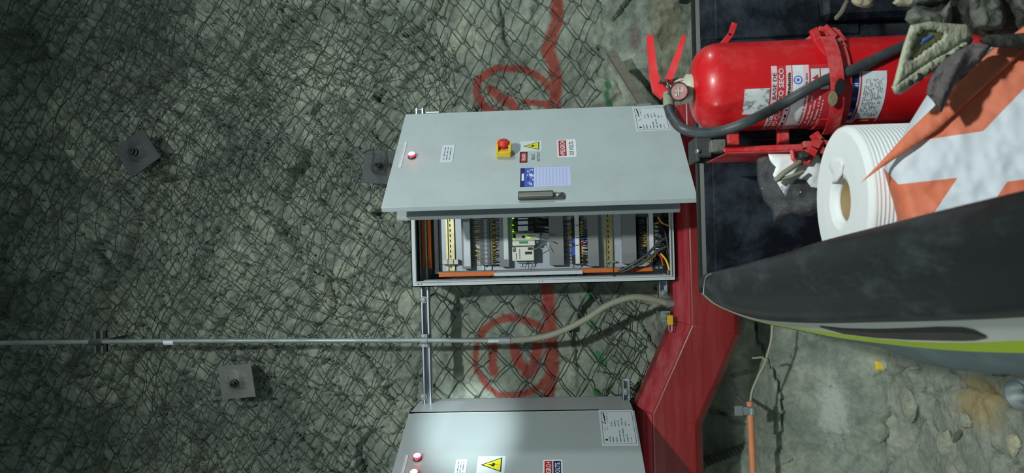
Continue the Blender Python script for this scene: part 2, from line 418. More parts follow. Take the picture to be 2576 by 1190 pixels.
paint([(1235, 222), (1255, 240), (1285, 255), (1300, 280)], 21, RED, .9); paint([(1322, 245), (1350, 252), (1392, 254)], 14, RED, .9)
paint(circ(1290, 900, 98, 94, -10, 200), 14, RED, .8); paint(circ(1290, 895, 92, 98, 205, 300), 15, RED, .85); paint(circ(1300, 880, 85, 80, 300, 350), 15, RED, .85)
paint([(1238, 862), (1236, 900), (1243, 935)], 20, RED, .9); paint([(1292, 868), (1302, 905), (1330, 940), (1345, 920), (1352, 860)], 21, RED, .92)
for q in ((1490, 815), (1506, 895), (1515, 908), (1480, 740), (1500, 985), (1528, 225), (1536, 250), (1533, 200)):
    paint([q, (q[0]+4, q[1]+9)], 12, GRN, .95)
M['rock'] = rock_mat('blasted_rock', (122, 132, 122), (184, 190, 172), (154, 163, 151))
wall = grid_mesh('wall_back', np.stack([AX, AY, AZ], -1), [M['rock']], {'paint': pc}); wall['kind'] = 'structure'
def wall_min():
    k = 10; h = (nz//k)*k; w = (nx//k)*k
    B = AY[:h, :w].reshape(h//k, k, w//k, k); mn = B.min(axis=(1, 3)); mn = mn*.65+B.mean(axis=(1, 3))*.35
    for _ in range(2):
        p = np.pad(mn, 1, mode='edge'); mn = (p[:-2, 1:-1]+p[2:, 1:-1]+p[1:-1, :-2]+p[1:-1, 2:]+2*p[1:-1, 1:-1])/6
    return mn
WMN = wall_min(); SX = (gx[1]-gx[0])*10; SZ = (gz[1]-gz[0])*10
def wy(x, z):
    a = min(max((z-gz[0])/SZ-.5, 0), WMN.shape[0]-1.01); b = min(max((x-gx[0])/SX-.5, 0), WMN.shape[1]-1.01)
    i, j = int(a), int(b); fa, fb = a-i, b-j
    return (WMN[i, j]*(1-fa)+WMN[i+1, j]*fa)*(1-fb)+(WMN[i, j+1]*(1-fa)+WMN[i+1, j+1]*fa)*fb

# ------------------------------------------------------------------ floor
fx = np.linspace(-3.0, 2.2, 420); fy = np.linspace(-.6, 4.1, 380)
FX, FY = np.meshgrid(fx, fy)
f1, e1 = facets(FX+.1*fbm(FX, FY, 3, 3, 3), FY, 3.2, 21); f2, e2 = facets(FX+.04*fbm(FX, FY, 8, 3, 4), FY+.04*fbm(FX, FY, 8, 3, 14), 9, 22)
rub = np.clip((FY-1.9)/.6, .35, 1)
FZ = .05*fbm(FX, FY, 1.3, 3, 33) + rub*(.020*f1+.017*f2+.026*fbm(FX, FY, 9, 5, 35, .65)) - .03*np.clip(.04-e1, 0, .04)/.04
FZ += .22*np.clip((FY-3.15)/.6, 0, 1)**1.3
fc = np.zeros(FX.shape+(4,))
def fblob(px, py, rx, ry, col, k):
    p = onZ(px, py, .03); d = np.hypot((FX-p.x)/rx, (FY-p.y)/ry); s = np.clip(1.3-d, 0, 1)*k
    c = s > fc[..., 3]; fc[..., 3] = np.where(c, s, fc[..., 3])
    for i in range(3): fc[..., i] = np.where(c, col[i], fc[..., i])
fblob(2060, 960, .35, .16, lin((200, 206, 202)), .7); fblob(2030, 1120, .3, .14, lin((196, 202, 196)), .62)
fblob(2440, 1010, .14, .22, lin((190, 168, 116)), .75)
M['soil'] = rock_mat('rubble_soil', (146, 152, 140), (196, 198, 182), (172, 177, 164), 1.3, .8)
flo = grid_mesh('floor', np.stack([FX, FY, FZ], -1), [M['soil']], {'paint': fc}); flo['kind'] = 'structure'
def fz(x, y):
    j = int(round((x-fx[0])/(fx[1]-fx[0]))); i = int(round((y-fy[0])/(fy[1]-fy[0])))
    return float(FZ[min(max(i, 0), 379), min(max(j, 0), 419)])

# ------------------------------------------------------------------ chain link net
NT = [np.random.default_rng(s).random((64, 64))-.5 for s in range(900, 908)]
def sn(x, y, k):
    T = NT[k]; xi = math.floor(x); yi = math.floor(y); u = x-xi; v = y-yi; u = u*u*(3-2*u); v = v*v*(3-2*v)
    a = T[xi & 63, yi & 63]; b = T[(xi+1) & 63, yi & 63]; c = T[xi & 63, (yi+1) & 63]; d = T[(xi+1) & 63, (yi+1) & 63]
    return 2*((a*(1-u)+b*u)*(1-v)+(c*(1-u)+d*u)*v)
def net(label, cx, cz, wx, wz, w, h, rot, warp, gap, inside, r=.0026, mt='wire', jit=.006, seed=0, shear=0):
    root = thing('chain_link_net', (cx, wy(cx, cz)-.03, cz), label, 'wire net')
    rd = random.Random(seed); c, s = math.cos(rot), math.sin(rot)
    nw = int(wx/w); nk = int(wz/h); knots = {}
    def kn(j, k):
        key = (j, k)
        if key not in knots:
            a = (j-nw/2)*w; b = (k-nk/2)*h + a*shear
            x = cx+a*c-b*s; z = cz+a*s+b*c
            dx = warp*(sn(x*1.3+5*seed, z*1.3, 0)*1.0+.5*sn(x*3.6, z*3.6+seed, 1)); dz = warp*(sn(x*1.3, z*1.3+3*seed, 2)+.5*sn(x*3.6+seed, z*3.6, 3))
            x += dx+rd.uniform(-jit, jit); z += dz+rd.uniform(-jit, jit)
            g = gap*(.55+.5*sn(x*2.2+seed, z*2.2, 4)) + rd.uniform(0, .008)
            knots[key] = Vector((x, wy(x, z)-.012-max(g, 0), z))
        return knots[key]
    n = 0
    for j in range(nw):
        run = []
        def flush():
            nonlocal run, n
            if len(run) > 3:
                mb = MB(); mb.tube(run, r, 5, 0, False); part('wire', mb, M[mt], root); n += 1
            run = []
        for k in range(nk+1):
            jj = j + ((k+j) % 2)
            p = kn(jj, k)
            if not inside(p.x, p.z): flush(); continue
            side = 1 if jj > j else -1
            # interlocked bend: over on one side, under on the other
            a = Vector((side*.004, -.004*side, -.004)); b = Vector((side*.004, .004*side, .004))
            if run and len(run) > 0:
                q = run[-1]; mid = (q+p)/2 + Vector((rd.uniform(-.004, .004), rd.uniform(-.004, .004), rd.uniform(-.004, .004))); run.append(mid)
            run += [p+a, p+b]
        flush()
    return root
def pz(px, y0=730): return onY(px, y0, 3.8).z
zb = pz(1625)
def in_main(x, z):
    lim = zb + .05*sn(x*3, 1, 5) + (.14 if x > .35 else 0)
    return z > lim and z < 4.75 and abs(x) < 1.75
net('wide regular galvanised chain link net, its lower edge ending just above the red duct', 0, 2.8, 3.7, 4.4, .082, .072, .03, .05, .06, in_main, r=.0030, jit=.004, seed=1)
net('dense second layer of thin rusty chain link net over the upper rock face', .1, 3.6, 4.6, 3.2, .070, .062, .22, .10, .09,
    lambda x, z: z > 2.33+.25*sn(x*1.2, 2, 5)-.1*x and z < 4.75 and abs(x) < 1.7, .0022, 'wire2', .0045, 2)
net('crumpled tight bunch of net wire on the right of the upper rock face', .7, 2.9, 2.2, 1.9, .045, .055, -.35, .14, .12,
    lambda x, z: abs(sn(x*1.6, z*1.6, 6)) < .42 and x > -.1 and z > 1.95 and z < 3.9 and x < 1.6, .0020, 'wire2', .014, 3, .3)
net('small cut flap of net folded double beside the red duct, left of the flexible conduit', -.55, 1.22, 1.0, .5, .05, .05, .25, .05, .07,
    lambda x, z: -.84 < x < -.28 and zb-.01+.03*sn(x*7, 2, 5) < z < zb+.26, .0022, 'wire2', .012, 4)

# loose straight tie wires over the upper net
for i in range(9):
    x0 = 470+i*42+random.uniform(-20, 20); y0 = 520-i*22+random.uniform(-60, 60); L = random.uniform(200, 420)
    pts = []
    for k in range(8):
        t = k/7; px = x0+L*t*.86; py = y0-L*t*.68; q = onY(px, py, 3.8); pts.append(Vector((q.x, wy(q.x, q.z)-.06-.03*math.sin(t*3+i), q.z)))
    mb = MB(); mb.tube(pts, .0014, 5); solo('tie_wire', mb, M['wire'], 'long straight loose wire lying diagonally over the upper net', 'wire', 'loose straight wires over the upper net')

# ------------------------------------------------------------------ rock bolt plates
def bolt_plate(px, py, size, ang, label, mt, Y=None, tilt=0):
    p = onY(px, py, 3.8); Y = wy(p.x, p.z)-.12; p = onY(px, py, Y)
    a = math.radians(ang); U = Vector((math.cos(a), tilt, math.sin(a))).normalized(); V0 = Vector((-math.sin(a), 0, math.cos(a))); V = (V0-U*U.dot(V0)).normalized()
    fr = Fr(p, U, V); root = thing('rock_bolt_plate', p, label, 'bolt plate')
    s = size/2; mb = MB(); n = 8; vs = []; fs = []
    for i in range(n+1):
        for j in range(n+1):
            u = -s+size*i/n; v = -s+size*j/n; d = math.hypot(u, v); w = .028*max(0, 1-(d/(s*.62))**2)**1.5
            vs.append(fr.pt(u, v, w))
    for i in range(n):
        for j in range(n): a0 = i*(n+1)+j; fs.append((a0, a0+n+1, a0+n+2, a0+1))
    b = len(vs); vs += [q-fr.W*.008 for q in vs[:b]]; fs += [tuple(b+i for i in f[::-1]) for f in fs[:]]
    rim = [i*(n+1) for i in range(n+1)]+[n*(n+1)+j for j in range(1, n+1)]+[i*(n+1)+n for i in range(n-1, -1, -1)]+[j for j in range(n-1, 0, -1)]
    for a0, b0 in zip(rim, rim[1:]+rim[:1]): fs.append((a0, b0, b0+b, a0+b))
    mb.add(vs, fs, 0, False); part('plate', mb, mt, root)
    mb = MB(); mb.lathe(fr.pt(0, 0, .022), fr.W, [(.021, 0), (.021, .012), (.014, .014), (.014, .03), (.009, .032), (.0, .025)], 12, 0, False)
    part('bolt_end', mb, M['black'], root)
    mb = MB(); mb.tube([fr.pt(0, 0, -.19), fr.pt(0, 0, .0)], .012, 8); part('bolt_shaft', mb, M['rust'], root)
bolt_plate(345, 385, .175, 34, 'dark square rock bolt plate turned on its corner, high on the rock face', M['rust'], tilt=.1)
bolt_plate(595, 960, .17, 4, 'grey square rock bolt plate on the rock, left of the steel conduit', M['plate3'], tilt=-.12)
bolt_plate(955, 420, .165, -6, 'dark square rock bolt plate half hidden behind the top of the open cabinet door', M['rust'], tilt=.1)

# ------------------------------------------------------------------ cabinet 1
YF = 3.5
a = onY(1030, 722, YF); b = onY(1697, 707, YF); h = onY(1683, 265, YF)
XL = (a.x+b.x)/2; ZT = onY(1030, 500, YF).z; ZB = onY(1698, 620, YF).z; XR = onY(1352, 277, YF).x
CF = Fr((XL, YF, ZB)); CW = XR-XL; CH = ZT-ZB
C1 = thing('electrical_cabinet', (XL, YF, ZB), 'light grey steel control cabinet standing open, its wiring and orange ducts in view', 'electrical cabinet')
D = .30
mb = MB()
mb.box(CF, 0, CW, 0, CH, -D, -D+.004)
mb.box(CF, 0, .004, 0, CH, -D, 0); mb.box(CF, CW-.004, CW, 0, CH, -D, 0)
mb.box(CF, 0, CW, 0, .004, -D, 0); mb.box(CF, 0, CW, CH-.004, CH, -D, 0)
# rolled front flange
for (u0, u1, v0, v1) in ((0, .024, 0, CH), (CW-.024, CW, 0, CH), (.024, CW-.024, 0, .02), (.024, CW-.024, CH-.02, CH)):
    mb.box(CF, u0, u1, v0, v1, -.012, .0)
for (u0, u1, v0, v1) in ((.020, .026, .02, CH-.02), (CW-.026, CW-.02, .02, CH-.02), (.02, CW-.02, .018, .024), (.02, CW-.02, CH-.024, CH-.018)):
    mb.box(CF, u0, u1, v0, v1, -.012, .014, 0, .0015)
part('box_shell', mb, M['shell'], C1)
BP = -.17      # face of the mounting plate
def ib(w=BP, *q): return CF.hit(*q, w)
mb = MB(); mb.box(CF, .05, CW-.05, .035, CH-.055, BP-.004, BP); part('mounting_plate', mb, M['plate'], C1)
def band(x0, x1, y0, y1, w0, w1):
    """picture band measured on the plate, as a cabinet-frame box"""
    u0, v0 = CF.hit(x0, y1, w1); u1, v1 = CF.hit(x1, y0, w1)
    return u0, u1, v1, v0, w0, w1
def pbox(name, x0, x1, y0, y1, h, mt, label=None, bev=.001, base=BP, kind=None, full=False):
    mb = MB(); u0, u1, v0, v1, w0, w1 = band(x0, x1, y0, y1, base, base+h)
    if full: u1 = CW-.06
    mb.box(CF, u0, u1, v0, v1, w0, w1, 0, bev); return part(name, mb, M[mt], C1, label, kind)
def wduct(x0, x1, y1, h=.05, slots=True, strip=None):
    mb = MB(); u0, _, v0, v1, w0, w1 = band(x0, x1, 545, y1, BP, BP+h); u1 = CW-.06
    mb.box(CF, u0, u1, v0, v1, w1-.006, w1, 0, .001)          # lid
    mb.box(CF, u0+.001, u1, v0+.002, v1-.002, BP, BP+.004)
    n = int((u1-u0)/.0125)
    for i in range(n):                                       # the fingers between the slots
        uu = u0+i*.0125
        for vv in (v0+.002, v1-.0035): mb.box(CF, uu, uu+.008, vv, vv+.0015, BP+.004, w1-.005)
    part('wiring_duct', mb, M['duct'], C1)
    if strip:
        s0, s1, t0, t1 = strip; u, _, a0, a1, _, ww = band(s0, s1, t0, t1, BP, w1)
        u2 = band(s0, s1, t0, t1, BP, w1)[1]
        mb = MB(); mb.box(CF, u, u2, a0, a1, w1, w1+.0015); part('label_strip', mb, M['white2'], C1)
def rail(x0, x1, y1, mt, ends=True):
    u0, _, v0, v1, w0, w1 = band(x0, x1, 545, y1, BP, BP+.012); u1 = CW-.07; m_ = (v1-v0)*.22
    mb = MB(); mb.box(CF, u0, u1, v0+m_, v1-m_, BP, BP+.004); mb.box(CF, u0, u1, v0, v0+m_, BP+.01, BP+.013); mb.box(CF, u0, u1, v1-m_, v1, BP+.01, BP+.013)
    mb.box(CF, u0, u1, v0+m_-.002, v0+m_, BP, BP+.012); mb.box(CF, u0, u1, v1-m_, v1-m_+.002, BP, BP+.012)
    n = int((u1-u0)/.025)
    for i in range(n): mb.box(CF, u0+.01+i*.025, u0+.024+i*.025, (v0+v1)/2-.0025, (v0+v1)/2+.0025, BP+.004, BP+.0045, 1)
    part('din_rail', mb, [M[mt], M['dark']], C1)
pbox('orange_duct', 1063, 1082, 548, 676, .06, 'orange', full=True); pbox('duct_backing', 1088, 1101, 548, 690, .03, 'black', full=True)
wduct(1163, 1182, 677, .05, True, (1168, 1181, 558, 670))
wduct(1258, 1278, 672, .05, True, (1268, 1276, 545, 653))
wduct(1383, 1416, 668, .055); wduct(1480, 1504, 670, .05); wduct(1566, 1599, 664, .055)
rail(1124, 1141, 681, 'gold'); rail(1213, 1233, 679, 'zinc'); rail(1437, 1459, 672, 'zinc'); rail(1521, 1540, 671, 'gold'); rail(1634, 1652, 678, 'zinc')
rail(1305, 1342, 671, 'zinc')
# terminal rows
def terminals(x0, x1, y0, y1, h, mt, strips, pitch=3.3, label=None):
    root_parts = []
    u0, _, v0, v1, w0, w1 = band(x0, x1, y0, y1, BP+.012, BP+h); u1 = band(x0, x1, y0, y1, BP, BP+h)[1]
    p = pitch*3.65/FPX; n = min(int((u1-u0)/p), 60); mb = MB()
    for i in range(n):
        a0 = u0+i*p; mb.box(CF, a0, a0+p*.9, v0, v1, w0, w1-.006); mb.box(CF, a0, a0+p*.9, v0+(v1-v0)*.22, v1-(v1-v0)*.22, w1-.006, w1)
        mb.box(CF, a0+p*.2, a0+p*.7, v0+(v1-v0)*.42, v0+(v1-v0)*.62, w1, w1+.001, 1)
    o = part('terminal_row', mb, [M[mt], M['termlight']], C1, label, 'stuff'); return o
terminals(1208, 1237, 548, 667, .055, 'term', None)
terminals(1440, 1461, 545, 665, .05, 'black', None, 3.3)
terminals(1626, 1634, 545, 650, .05, 'term', None, 3)
pbox('terminal_block', 1438, 1449, 620, 643, .056, 'blue', 'bright blue terminal block'); pbox('terminal_block', 1440, 1452, 600, 612, .054, 'blue', 'bright blue terminal block')
pbox('marker_strip', 1448, 1456, 540, 664, .064, 'whitewire', None, .002); pbox('marker_strip', 1635, 1643, 535, 640, .064, 'whitewire', None, .002)
for yy in (567, 598, 617): pbox('strip_clip', 1447, 1457, yy-1, yy+1, .066, 'black')
for x0, x1 in ((1113, 1126), (1128, 1140), (1142, 1152)): pbox('terminal_block', x0, x1, 653, 665, .045, 'cream', 'cream end terminal block')
pbox('end_clamp', 1119, 1144, 664, 669, .03, 'handledark'); pbox('end_clamp', 1520, 1550, 657, 661, .03, 'zinc')
# side strips (left edge of the plate)
pbox('orange_duct', 1104, 1245, 683, 697, .06, 'orange'); pbox('orange_duct', 1458, 1642, 673, 687, .06, 'orange')
pbox('duct_cover', 1243, 1466, 680, 695, .066, 'white2'); pbox('side_duct', 1100, 1640, 675, 684, .045, 'duct')
mb = MB(); u0, v0 = CF.hit(1062, 712, -.035); u1, v1 = CF.hit(1668, 686, -.035)
ua = CF.hit(1300, 714, -.045)[0]; ub = CF.hit(1300, 699, -.045)[0]; mb.box(CF, ua, ub, v1, v0, -.05, -.045, 0, .001); mb.box(CF, ub-.003, ub, v1, v0, -.09, -.045, 0, .001)
for k in range(6): mb.lathe(CF.pt((ua+ub)/2, v1+(v0-v1)*(k+.5)/6, -.045), CF.W, [(.0035, 0), (.003, .0015), (0, .0015)], 8, 1)
part('side_rail', mb, [M['shell'], M['dark']], C1)
mb = MB()
for v in (.010, CH-.010, CH/2):
    for du in (.006, .018): pass
for (u, v) in ((.012, .03), (.012, .045), (.012, CH/2), (.012, CH/2+.015), (.012, CH-.03), (.012, CH-.045)): mb.lathe(CF.pt(u, v, 0), CF.W, [(.0025, 0), (0, .0006)], 8, 0)
part('screw_hole', mb, M['dark'], C1, None, 'stuff')
# wires between ducts and terminals
def wires(x0, x1, y0, y1, n, mt, r=.0012, h0=.03, h1=.045, seed=0, sag=.02):
    rd = random.Random(seed); mb = MB()
    for i in range(n):
        y = y0+(y1-y0)*(i+rd.uniform(.2, .8))/n; ua, va = CF.hit(x0, y, BP+h0); ub, vb = CF.hit(x1, y+rd.uniform(-4, 4), BP+h1)
        pts = []
        for k in range(6):
            t = k/5; pts.append(CF.pt(ua+(ub-ua)*t+rd.uniform(-.001, .001), va+(vb-va)*t, BP+h0+(h1-h0)*t+sag*math.sin(math.pi*t)*rd.uniform(.3, 1)))
        mb.tube(pts, r, 5)
    return part('wires', mb, M[mt], C1, None, 'stuff')
wires(1184, 1206, 552, 665, 22, 'black', .0013, .02, .04, 1); wires(1196, 1207, 555, 660, 8, 'ferrule', .0028, .04, .04, 2, .004)
wires(1236, 1246, 550, 665, 26, 'ferrule', .0020, .045, .04, 3, .003); wires(1247, 1257, 550, 665, 26, 'whitewire', .0018, .04, .03, 4, .004); wires(1238, 1262, 548, 668, 26, 'black', .0011, .04, .02, 5)
wires(1417, 1441, 550, 662, 24, 'black', .0014, .02, .04, 6); wires(1430, 1441, 565, 600, 8, 'ferrule', .0024, .04, .04, 7, .003)
wires(1458, 1467, 555, 665, 22, 'ferrule', .0022, .045, .04, 8, .003); wires(1466, 1483, 552, 668, 26, 'black', .0015, .04, .02, 9)
wires(1462, 1482, 598, 640, 10, 'whitewire', .0018, .04, .03, 10); wires(1462, 1476, 598, 606, 3, 'blue', .003, .045, .03, 11); wires(1460, 1474, 606, 616, 3, 'redwire', .002, .045, .03, 12)
wires(1600, 1628, 545, 655, 55, 'black', .0022, .02, .045, 13, .03); wires(1618, 1628, 585, 622, 9, 'ferrule', .0024, .05, .045, 14, .01)
wires(1645, 1664, 560, 640, 26, 'whitewire', .0013, .045, .05, 15, .012); wires(1643, 1688, 545, 668, 60, 'black', .0022, .03, .05, 16, .04)
wires(1345, 1384, 549, 556, 4, 'black', .004, .06, .03, 17, .01); wires(1345, 1384, 561, 569, 4, 'black', .004, .06, .03, 18, .01); wires(1343, 1384, 574, 584, 5, 'black', .004, .06, .03, 19, .01)
wires(1100, 1124, 660, 664, 1, 'black', .002, .02, .03, 20, 0)
# controller modules
def module(name, x0, x1, y0, y1, hh, mt, label=None): return pbox(name, x0, x1, y0, y1, hh, mt, label, .003)
for (y0, y1) in ((548, 553), (555, 566), (568, 582)):
    module('relay_module', 1289, 1345, y0-2, y1, .07, 'black'); pbox('module_face', 1303, 1328, y0, y1-1, .076, 'white2')
module('controller_module', 1289, 1358, 586, 606, .075, 'cream', 'cream controller module with port and green connector'); module('controller_module', 1289, 1346, 605, 619, .085, 'cream', 'cream middle step of the controller')
module('controller_module', 1289, 1343, 620, 657, .08, 'cream', 'large cream controller module with terminal sockets')
pbox('green_connector', 1306, 1328, 607, 613, .088, 'green'); pbox('network_port', 1313, 1320, 593, 599, .078, 'black')
pbox('module_window', 1290, 1297, 588, 601, .077, 'black'); pbox('module_window', 1290, 1297, 621, 634, .083, 'handledark')
pbox('terminal_socket', 1328, 1340, 622, 629, .083, 'black'); pbox('terminal_socket', 1321, 1338, 633, 640, .084, 'black'); pbox('warning_mark', 1349, 1355, 606, 612, .078, 'inkgrey')
pbox('vent_line', 1307, 1308, 626, 652, .0812, 'inkgrey'); pbox('vent_line', 1298, 1300, 637, 652, .0812, 'inkgrey')
pbox('module_foot', 1302, 1343, 657, 663, .03, 'zinc')
for (x0, x1, y) in ((1288, 1293, 549), (1288, 1291, 566), (1290, 1292, 578), (1288, 1291, 582), (1289, 1295, 600), (1324, 1327, 597), (1329, 1334, 597), (1291, 1294, 624)):
    pbox('indicator_led', x0, x1, y-1, y+1, .084, 'led')
def cable(pix, r, mt, h, name='cable', label=None, n=10):
    pts = []
    for i, (x, y) in enumerate(pix): hh = h[i] if isinstance(h, (list, tuple)) else h; u, v = CF.hit(x, y, BP+hh); pts.append(CF.pt(u, v, BP+hh))
    pts = spline(pts, 5); mb = MB(); mb.tube(pts, r, 8); return part(name, mb, M[mt], C1, label)
def spline(pts, n):
    out = []; N = len(pts)
    for i in range(N-1):
        p0 = pts[max(i-1, 0)]; p1 = pts[i]; p2 = pts[i+1]; p3 = pts[min(i+2, N-1)]
        for k in range(n):
            t = k/n; out.append(.5*((2*p1)+(p2-p0)*t+(2*p0-5*p1+4*p2-p3)*t*t+(3*p1-p0-3*p2+p3)*t**3))
    out.append(pts[-1]); return out
cable([(1327, 594), (1345, 594), (1365, 602), (1384, 606), (1392, 610)], .003, 'flex', .09, label='olive grey network cable')
cable([(1340, 630), (1355, 622), (1370, 613), (1384, 634)], .0018, 'galv', .09); cable([(1320, 675), (1326, 663), (1328, 658)], .0015, 'black', .05); cable([(1330, 676), (1329, 658)], .0015, 'black', .05)
cable([(1690, 590), (1660, 608), (1628, 640), (1590, 665), (1555, 684)], .0068, 'hose', [.10, .12, .13, .12, .10], label='thick black supply cable')
cable([(1690, 615), (1660, 628), (1630, 650), (1595, 672), (1562, 685)], .006, 'hose', [.12, .13, .13, .11, .10], label='thick black supply cable')
cable([(1650, 640), (1632, 655), (1612, 664), (1600, 668)], .005, 'yellow', [.10, .11, .11, .1], label='yellow sleeved cable'); cable([(1662, 638), (1676, 655), (1684, 680)], .005, 'yellow', [.10, .13, .14], label='yellow sleeved cable')
cable([(1656, 638), (1664, 650), (1668, 668)], .004, 'redwire', [.1, .12, .12]); cable([(1655, 545), (1665, 560), (1682, 568)], .004, 'ferrule', .1); cable([(1660, 570), (1672, 580), (1684, 640)], .006, 'black', [.1, .12, .14])
cable([(1650, 600), (1668, 612), (1680, 640), (1686, 670)], .0055, 'black', [.08, .1, .1, .1])
mb = MB(); u, v = CF.hit(1544, 692, -.03); mb.box(CF, .022, .085, v-.002, v+.002, -.045, -.028, 0, .001); part('cable_tie', mb, M['black'], C1)

# doors --------------------------------------------------------------
def bars(mb, fr, u0, u1, v, hgt, mi, seed, w, dens=.7):
    rd = random.Random(seed); u = u0
    while u < u1-.002:
        l = min(rd.uniform(.002, .006), u1-u)
        if rd.random() < dens: mb.box(fr, u, u+l*.8, v, v+hgt*rd.uniform(.75, 1), w, w+.0003, mi)
        u += l
def rrect(u0, u1, v0, v1, r, n=4):
    pts = []
    for (cx, cy, a) in ((u1-r, v0+r, -90), (u1-r, v1-r, 0), (u0+r, v1-r, 90), (u0+r, v0+r, 180)):
        for k in range(n+1): t = math.radians(a+90*k/n); pts.append((cx+r*math.cos(t), cy+r*math.sin(t)))
    return pts
def door_leaf(name, fr, w, h, t, mt, root, label=None):
    mb = MB(); mb.box(fr, 0, w, 0, h, -.0025, 0, 0, .001)
    for (a0, a1, b0, b1) in ((0, .003, 0, h), (w-.003, w, 0, h), (0, w, 0, .003), (0, w, h-.003, h)): mb.box(fr, a0, a1, b0, b1, -t, -.001, 0, .001)
    for (a0, a1, b0, b1) in ((0, .02, 0, h), (w-.02, w, 0, h), (0, w, 0, .02), (0, w, h-.02, h)): mb.box(fr, a0, a1, b0, b1, -t, -t+.002)
    return part(name, mb, mt, root, label)
def quadpx(fr, q):   # bounding box in the frame of four picture corners
    h = [fr.hit(*p) for p in q]; us = sorted(x[0] for x in h); vs = sorted(x[1] for x in h)
    return (us[0]+us[1])/2, (us[2]+us[3])/2, (vs[0]+vs[1])/2, (vs[2]+vs[3])/2
def sticker(fr, q, t=.0006): 
    u0, u1, v0, v1 = quadpx(fr, q); return u0, u1, v0, v1
def plain(door, fr, name, q, mt, t=.001, r=.003, label=None):
    u0, u1, v0, v1 = quadpx(fr, q); mb = MB(); mb.prism(fr, rrect(u0, u1, v0, v1, r), 0, t); return u0, u1, v0, v1, mb
def data_plate(door, fr, q):
    u0, u1, v0, v1, mb = plain(door, fr, 'x', q, None, .0012, .004); w = u1-u0; h = v1-v0; T = .0012
    a0, a1, b0, b1 = u0+w*.04, u1-w*.05, v0+h*.04, v1-h*.05
    o = rrect(a0, a1, b0, b1, .008); i_ = rrect(a0+.0018, a1-.0018, b0+.0018, b1-.0018, .007); n = len(o)
    mb.add([fr.pt(*p, T+.0002) for p in o]+[fr.pt(*p, T+.0002) for p in i_], [(k, (k+1) % n, n+(k+1) % n, n+k) for k in range(n)], 1)
    def H(x, y): return u0+w*x, v0+h*y
    # round seal, slanted logo stroke, rows of fine print
    x, y = H(.15, .86); mb.lathe(fr.pt(x, y, T), fr.W, [(.0065, 0), (.006, .0003), (0, .0003)], 12, 1); bars(mb, fr, u0+w*.09, u0+w*.24, v0+h*.75, h*.035, 2, 5, T, .9)
    mb.poly(fr, [H(.58, .84), H(.64, .86), H(.92, .9), H(.92, .87), H(.8, .84)], T+.0003, 1); mb.poly(fr, [H(.58, .82), H(.60, .82), H(.66, .95), H(.64, .95)], T+.0003, 1)
    bars(mb, fr, u0+w*.62, u0+w*.92, v0+h*.77, h*.025, 2, 6, T, .6); bars(mb, fr, u0+w*.40, u0+w*.5, v0+h*.86, h*.02, 2, 7, T, .7); bars(mb, fr, u0+w*.4, u0+w*.52, v0+h*.80, h*.02, 2, 8, T, .8)
    for k, (l1, l2) in enumerate(((.26, .66), (.22, .70), (.40, .68), (.46, .74), (.3, .64), (.22, .58))):
        y = v0+h*(.66-.10*k); bars(mb, fr, u0+w*.09, u0+w*l1, y, h*.035, 2, 10+k, T, .85); bars(mb, fr, u0+w*.52, u0+w*l2, y, h*.035, 2, 20+k, T, .85)
    return part('data_plate', mb, [M['white2'], M['ink'], M['inkgrey']], door, 'white data plate with rounded black border and fine print')
def name_plate(door, fr, q, rows=3):
    u0, u1, v0, v1, mb = plain(door, fr, 'x', q, None, .0025, .002)
    for k in range(rows): bars(mb, fr, u0+(u1-u0)*.12, u1-(u1-u0)*.12, v1-(v1-v0)*(.24+.7*k/rows)-(v1-v0)*.06, (v1-v0)*.10, 1, 30+k, .0025, .8)
    return part('name_plate', mb, [M['white2'], M['inkgrey']], door, 'small white engraved plate')
def triangle_sticker(door, fr, q, label):
    u0, u1, v0, v1, mb = plain(door, fr, 'x', q, None, .0008, .003); w = u1-u0; h = v1-v0; T = .0008
    def H(x, y): return u0+w*x, v0+h*y
    t = [(.08, .12), (.92, .12), (.5, .88)]; mb.poly(fr, [H(*p) for p in t], T+.0002, 1)
    cx, cy = .5, .37; mb.poly(fr, [H(cx+(x-cx)*.84, cy+(y-cy)*.84) for x, y in t], T+.0004, 2)
    mb.poly(fr, [H(.55, .66), H(.38, .40), H(.50, .41)], T+.0006, 1); mb.poly(fr, [H(.38, .40), H(.52, .36), H(.62, .46), H(.50, .45)], T+.00062, 1); mb.poly(fr, [H(.52, .36), H(.46, .2), H(.62, .46)], T+.0006, 1)
    return part('warning_sticker', mb, [M['white2'], M['ink'], M['styel']], door, label)
def pilot(door, fr, px, py, r=.0135):
    u, v = fr.hit(px, py, .02); mb = MB()
    mb.lathe(fr.pt(u, v, 0), fr.W, [(r*1.25, 0), (r*1.25, .008), (r*1.05, .01)], 20, 0); mb.lathe(fr.pt(u, v, 0), fr.W, [(r*1.05, .01), (r*1.05, .016), (r*.95, .019)], 20, 1); mb.lathe(fr.pt(u, v, 0), fr.W, [(r*.95, .019), (r*.6, .0235), (0, .025)], 20, 2)
    part('pilot_lamp', mb, [M['handledark'], M['lampring'], M['lamp']], door, 'glowing red pilot lamp')

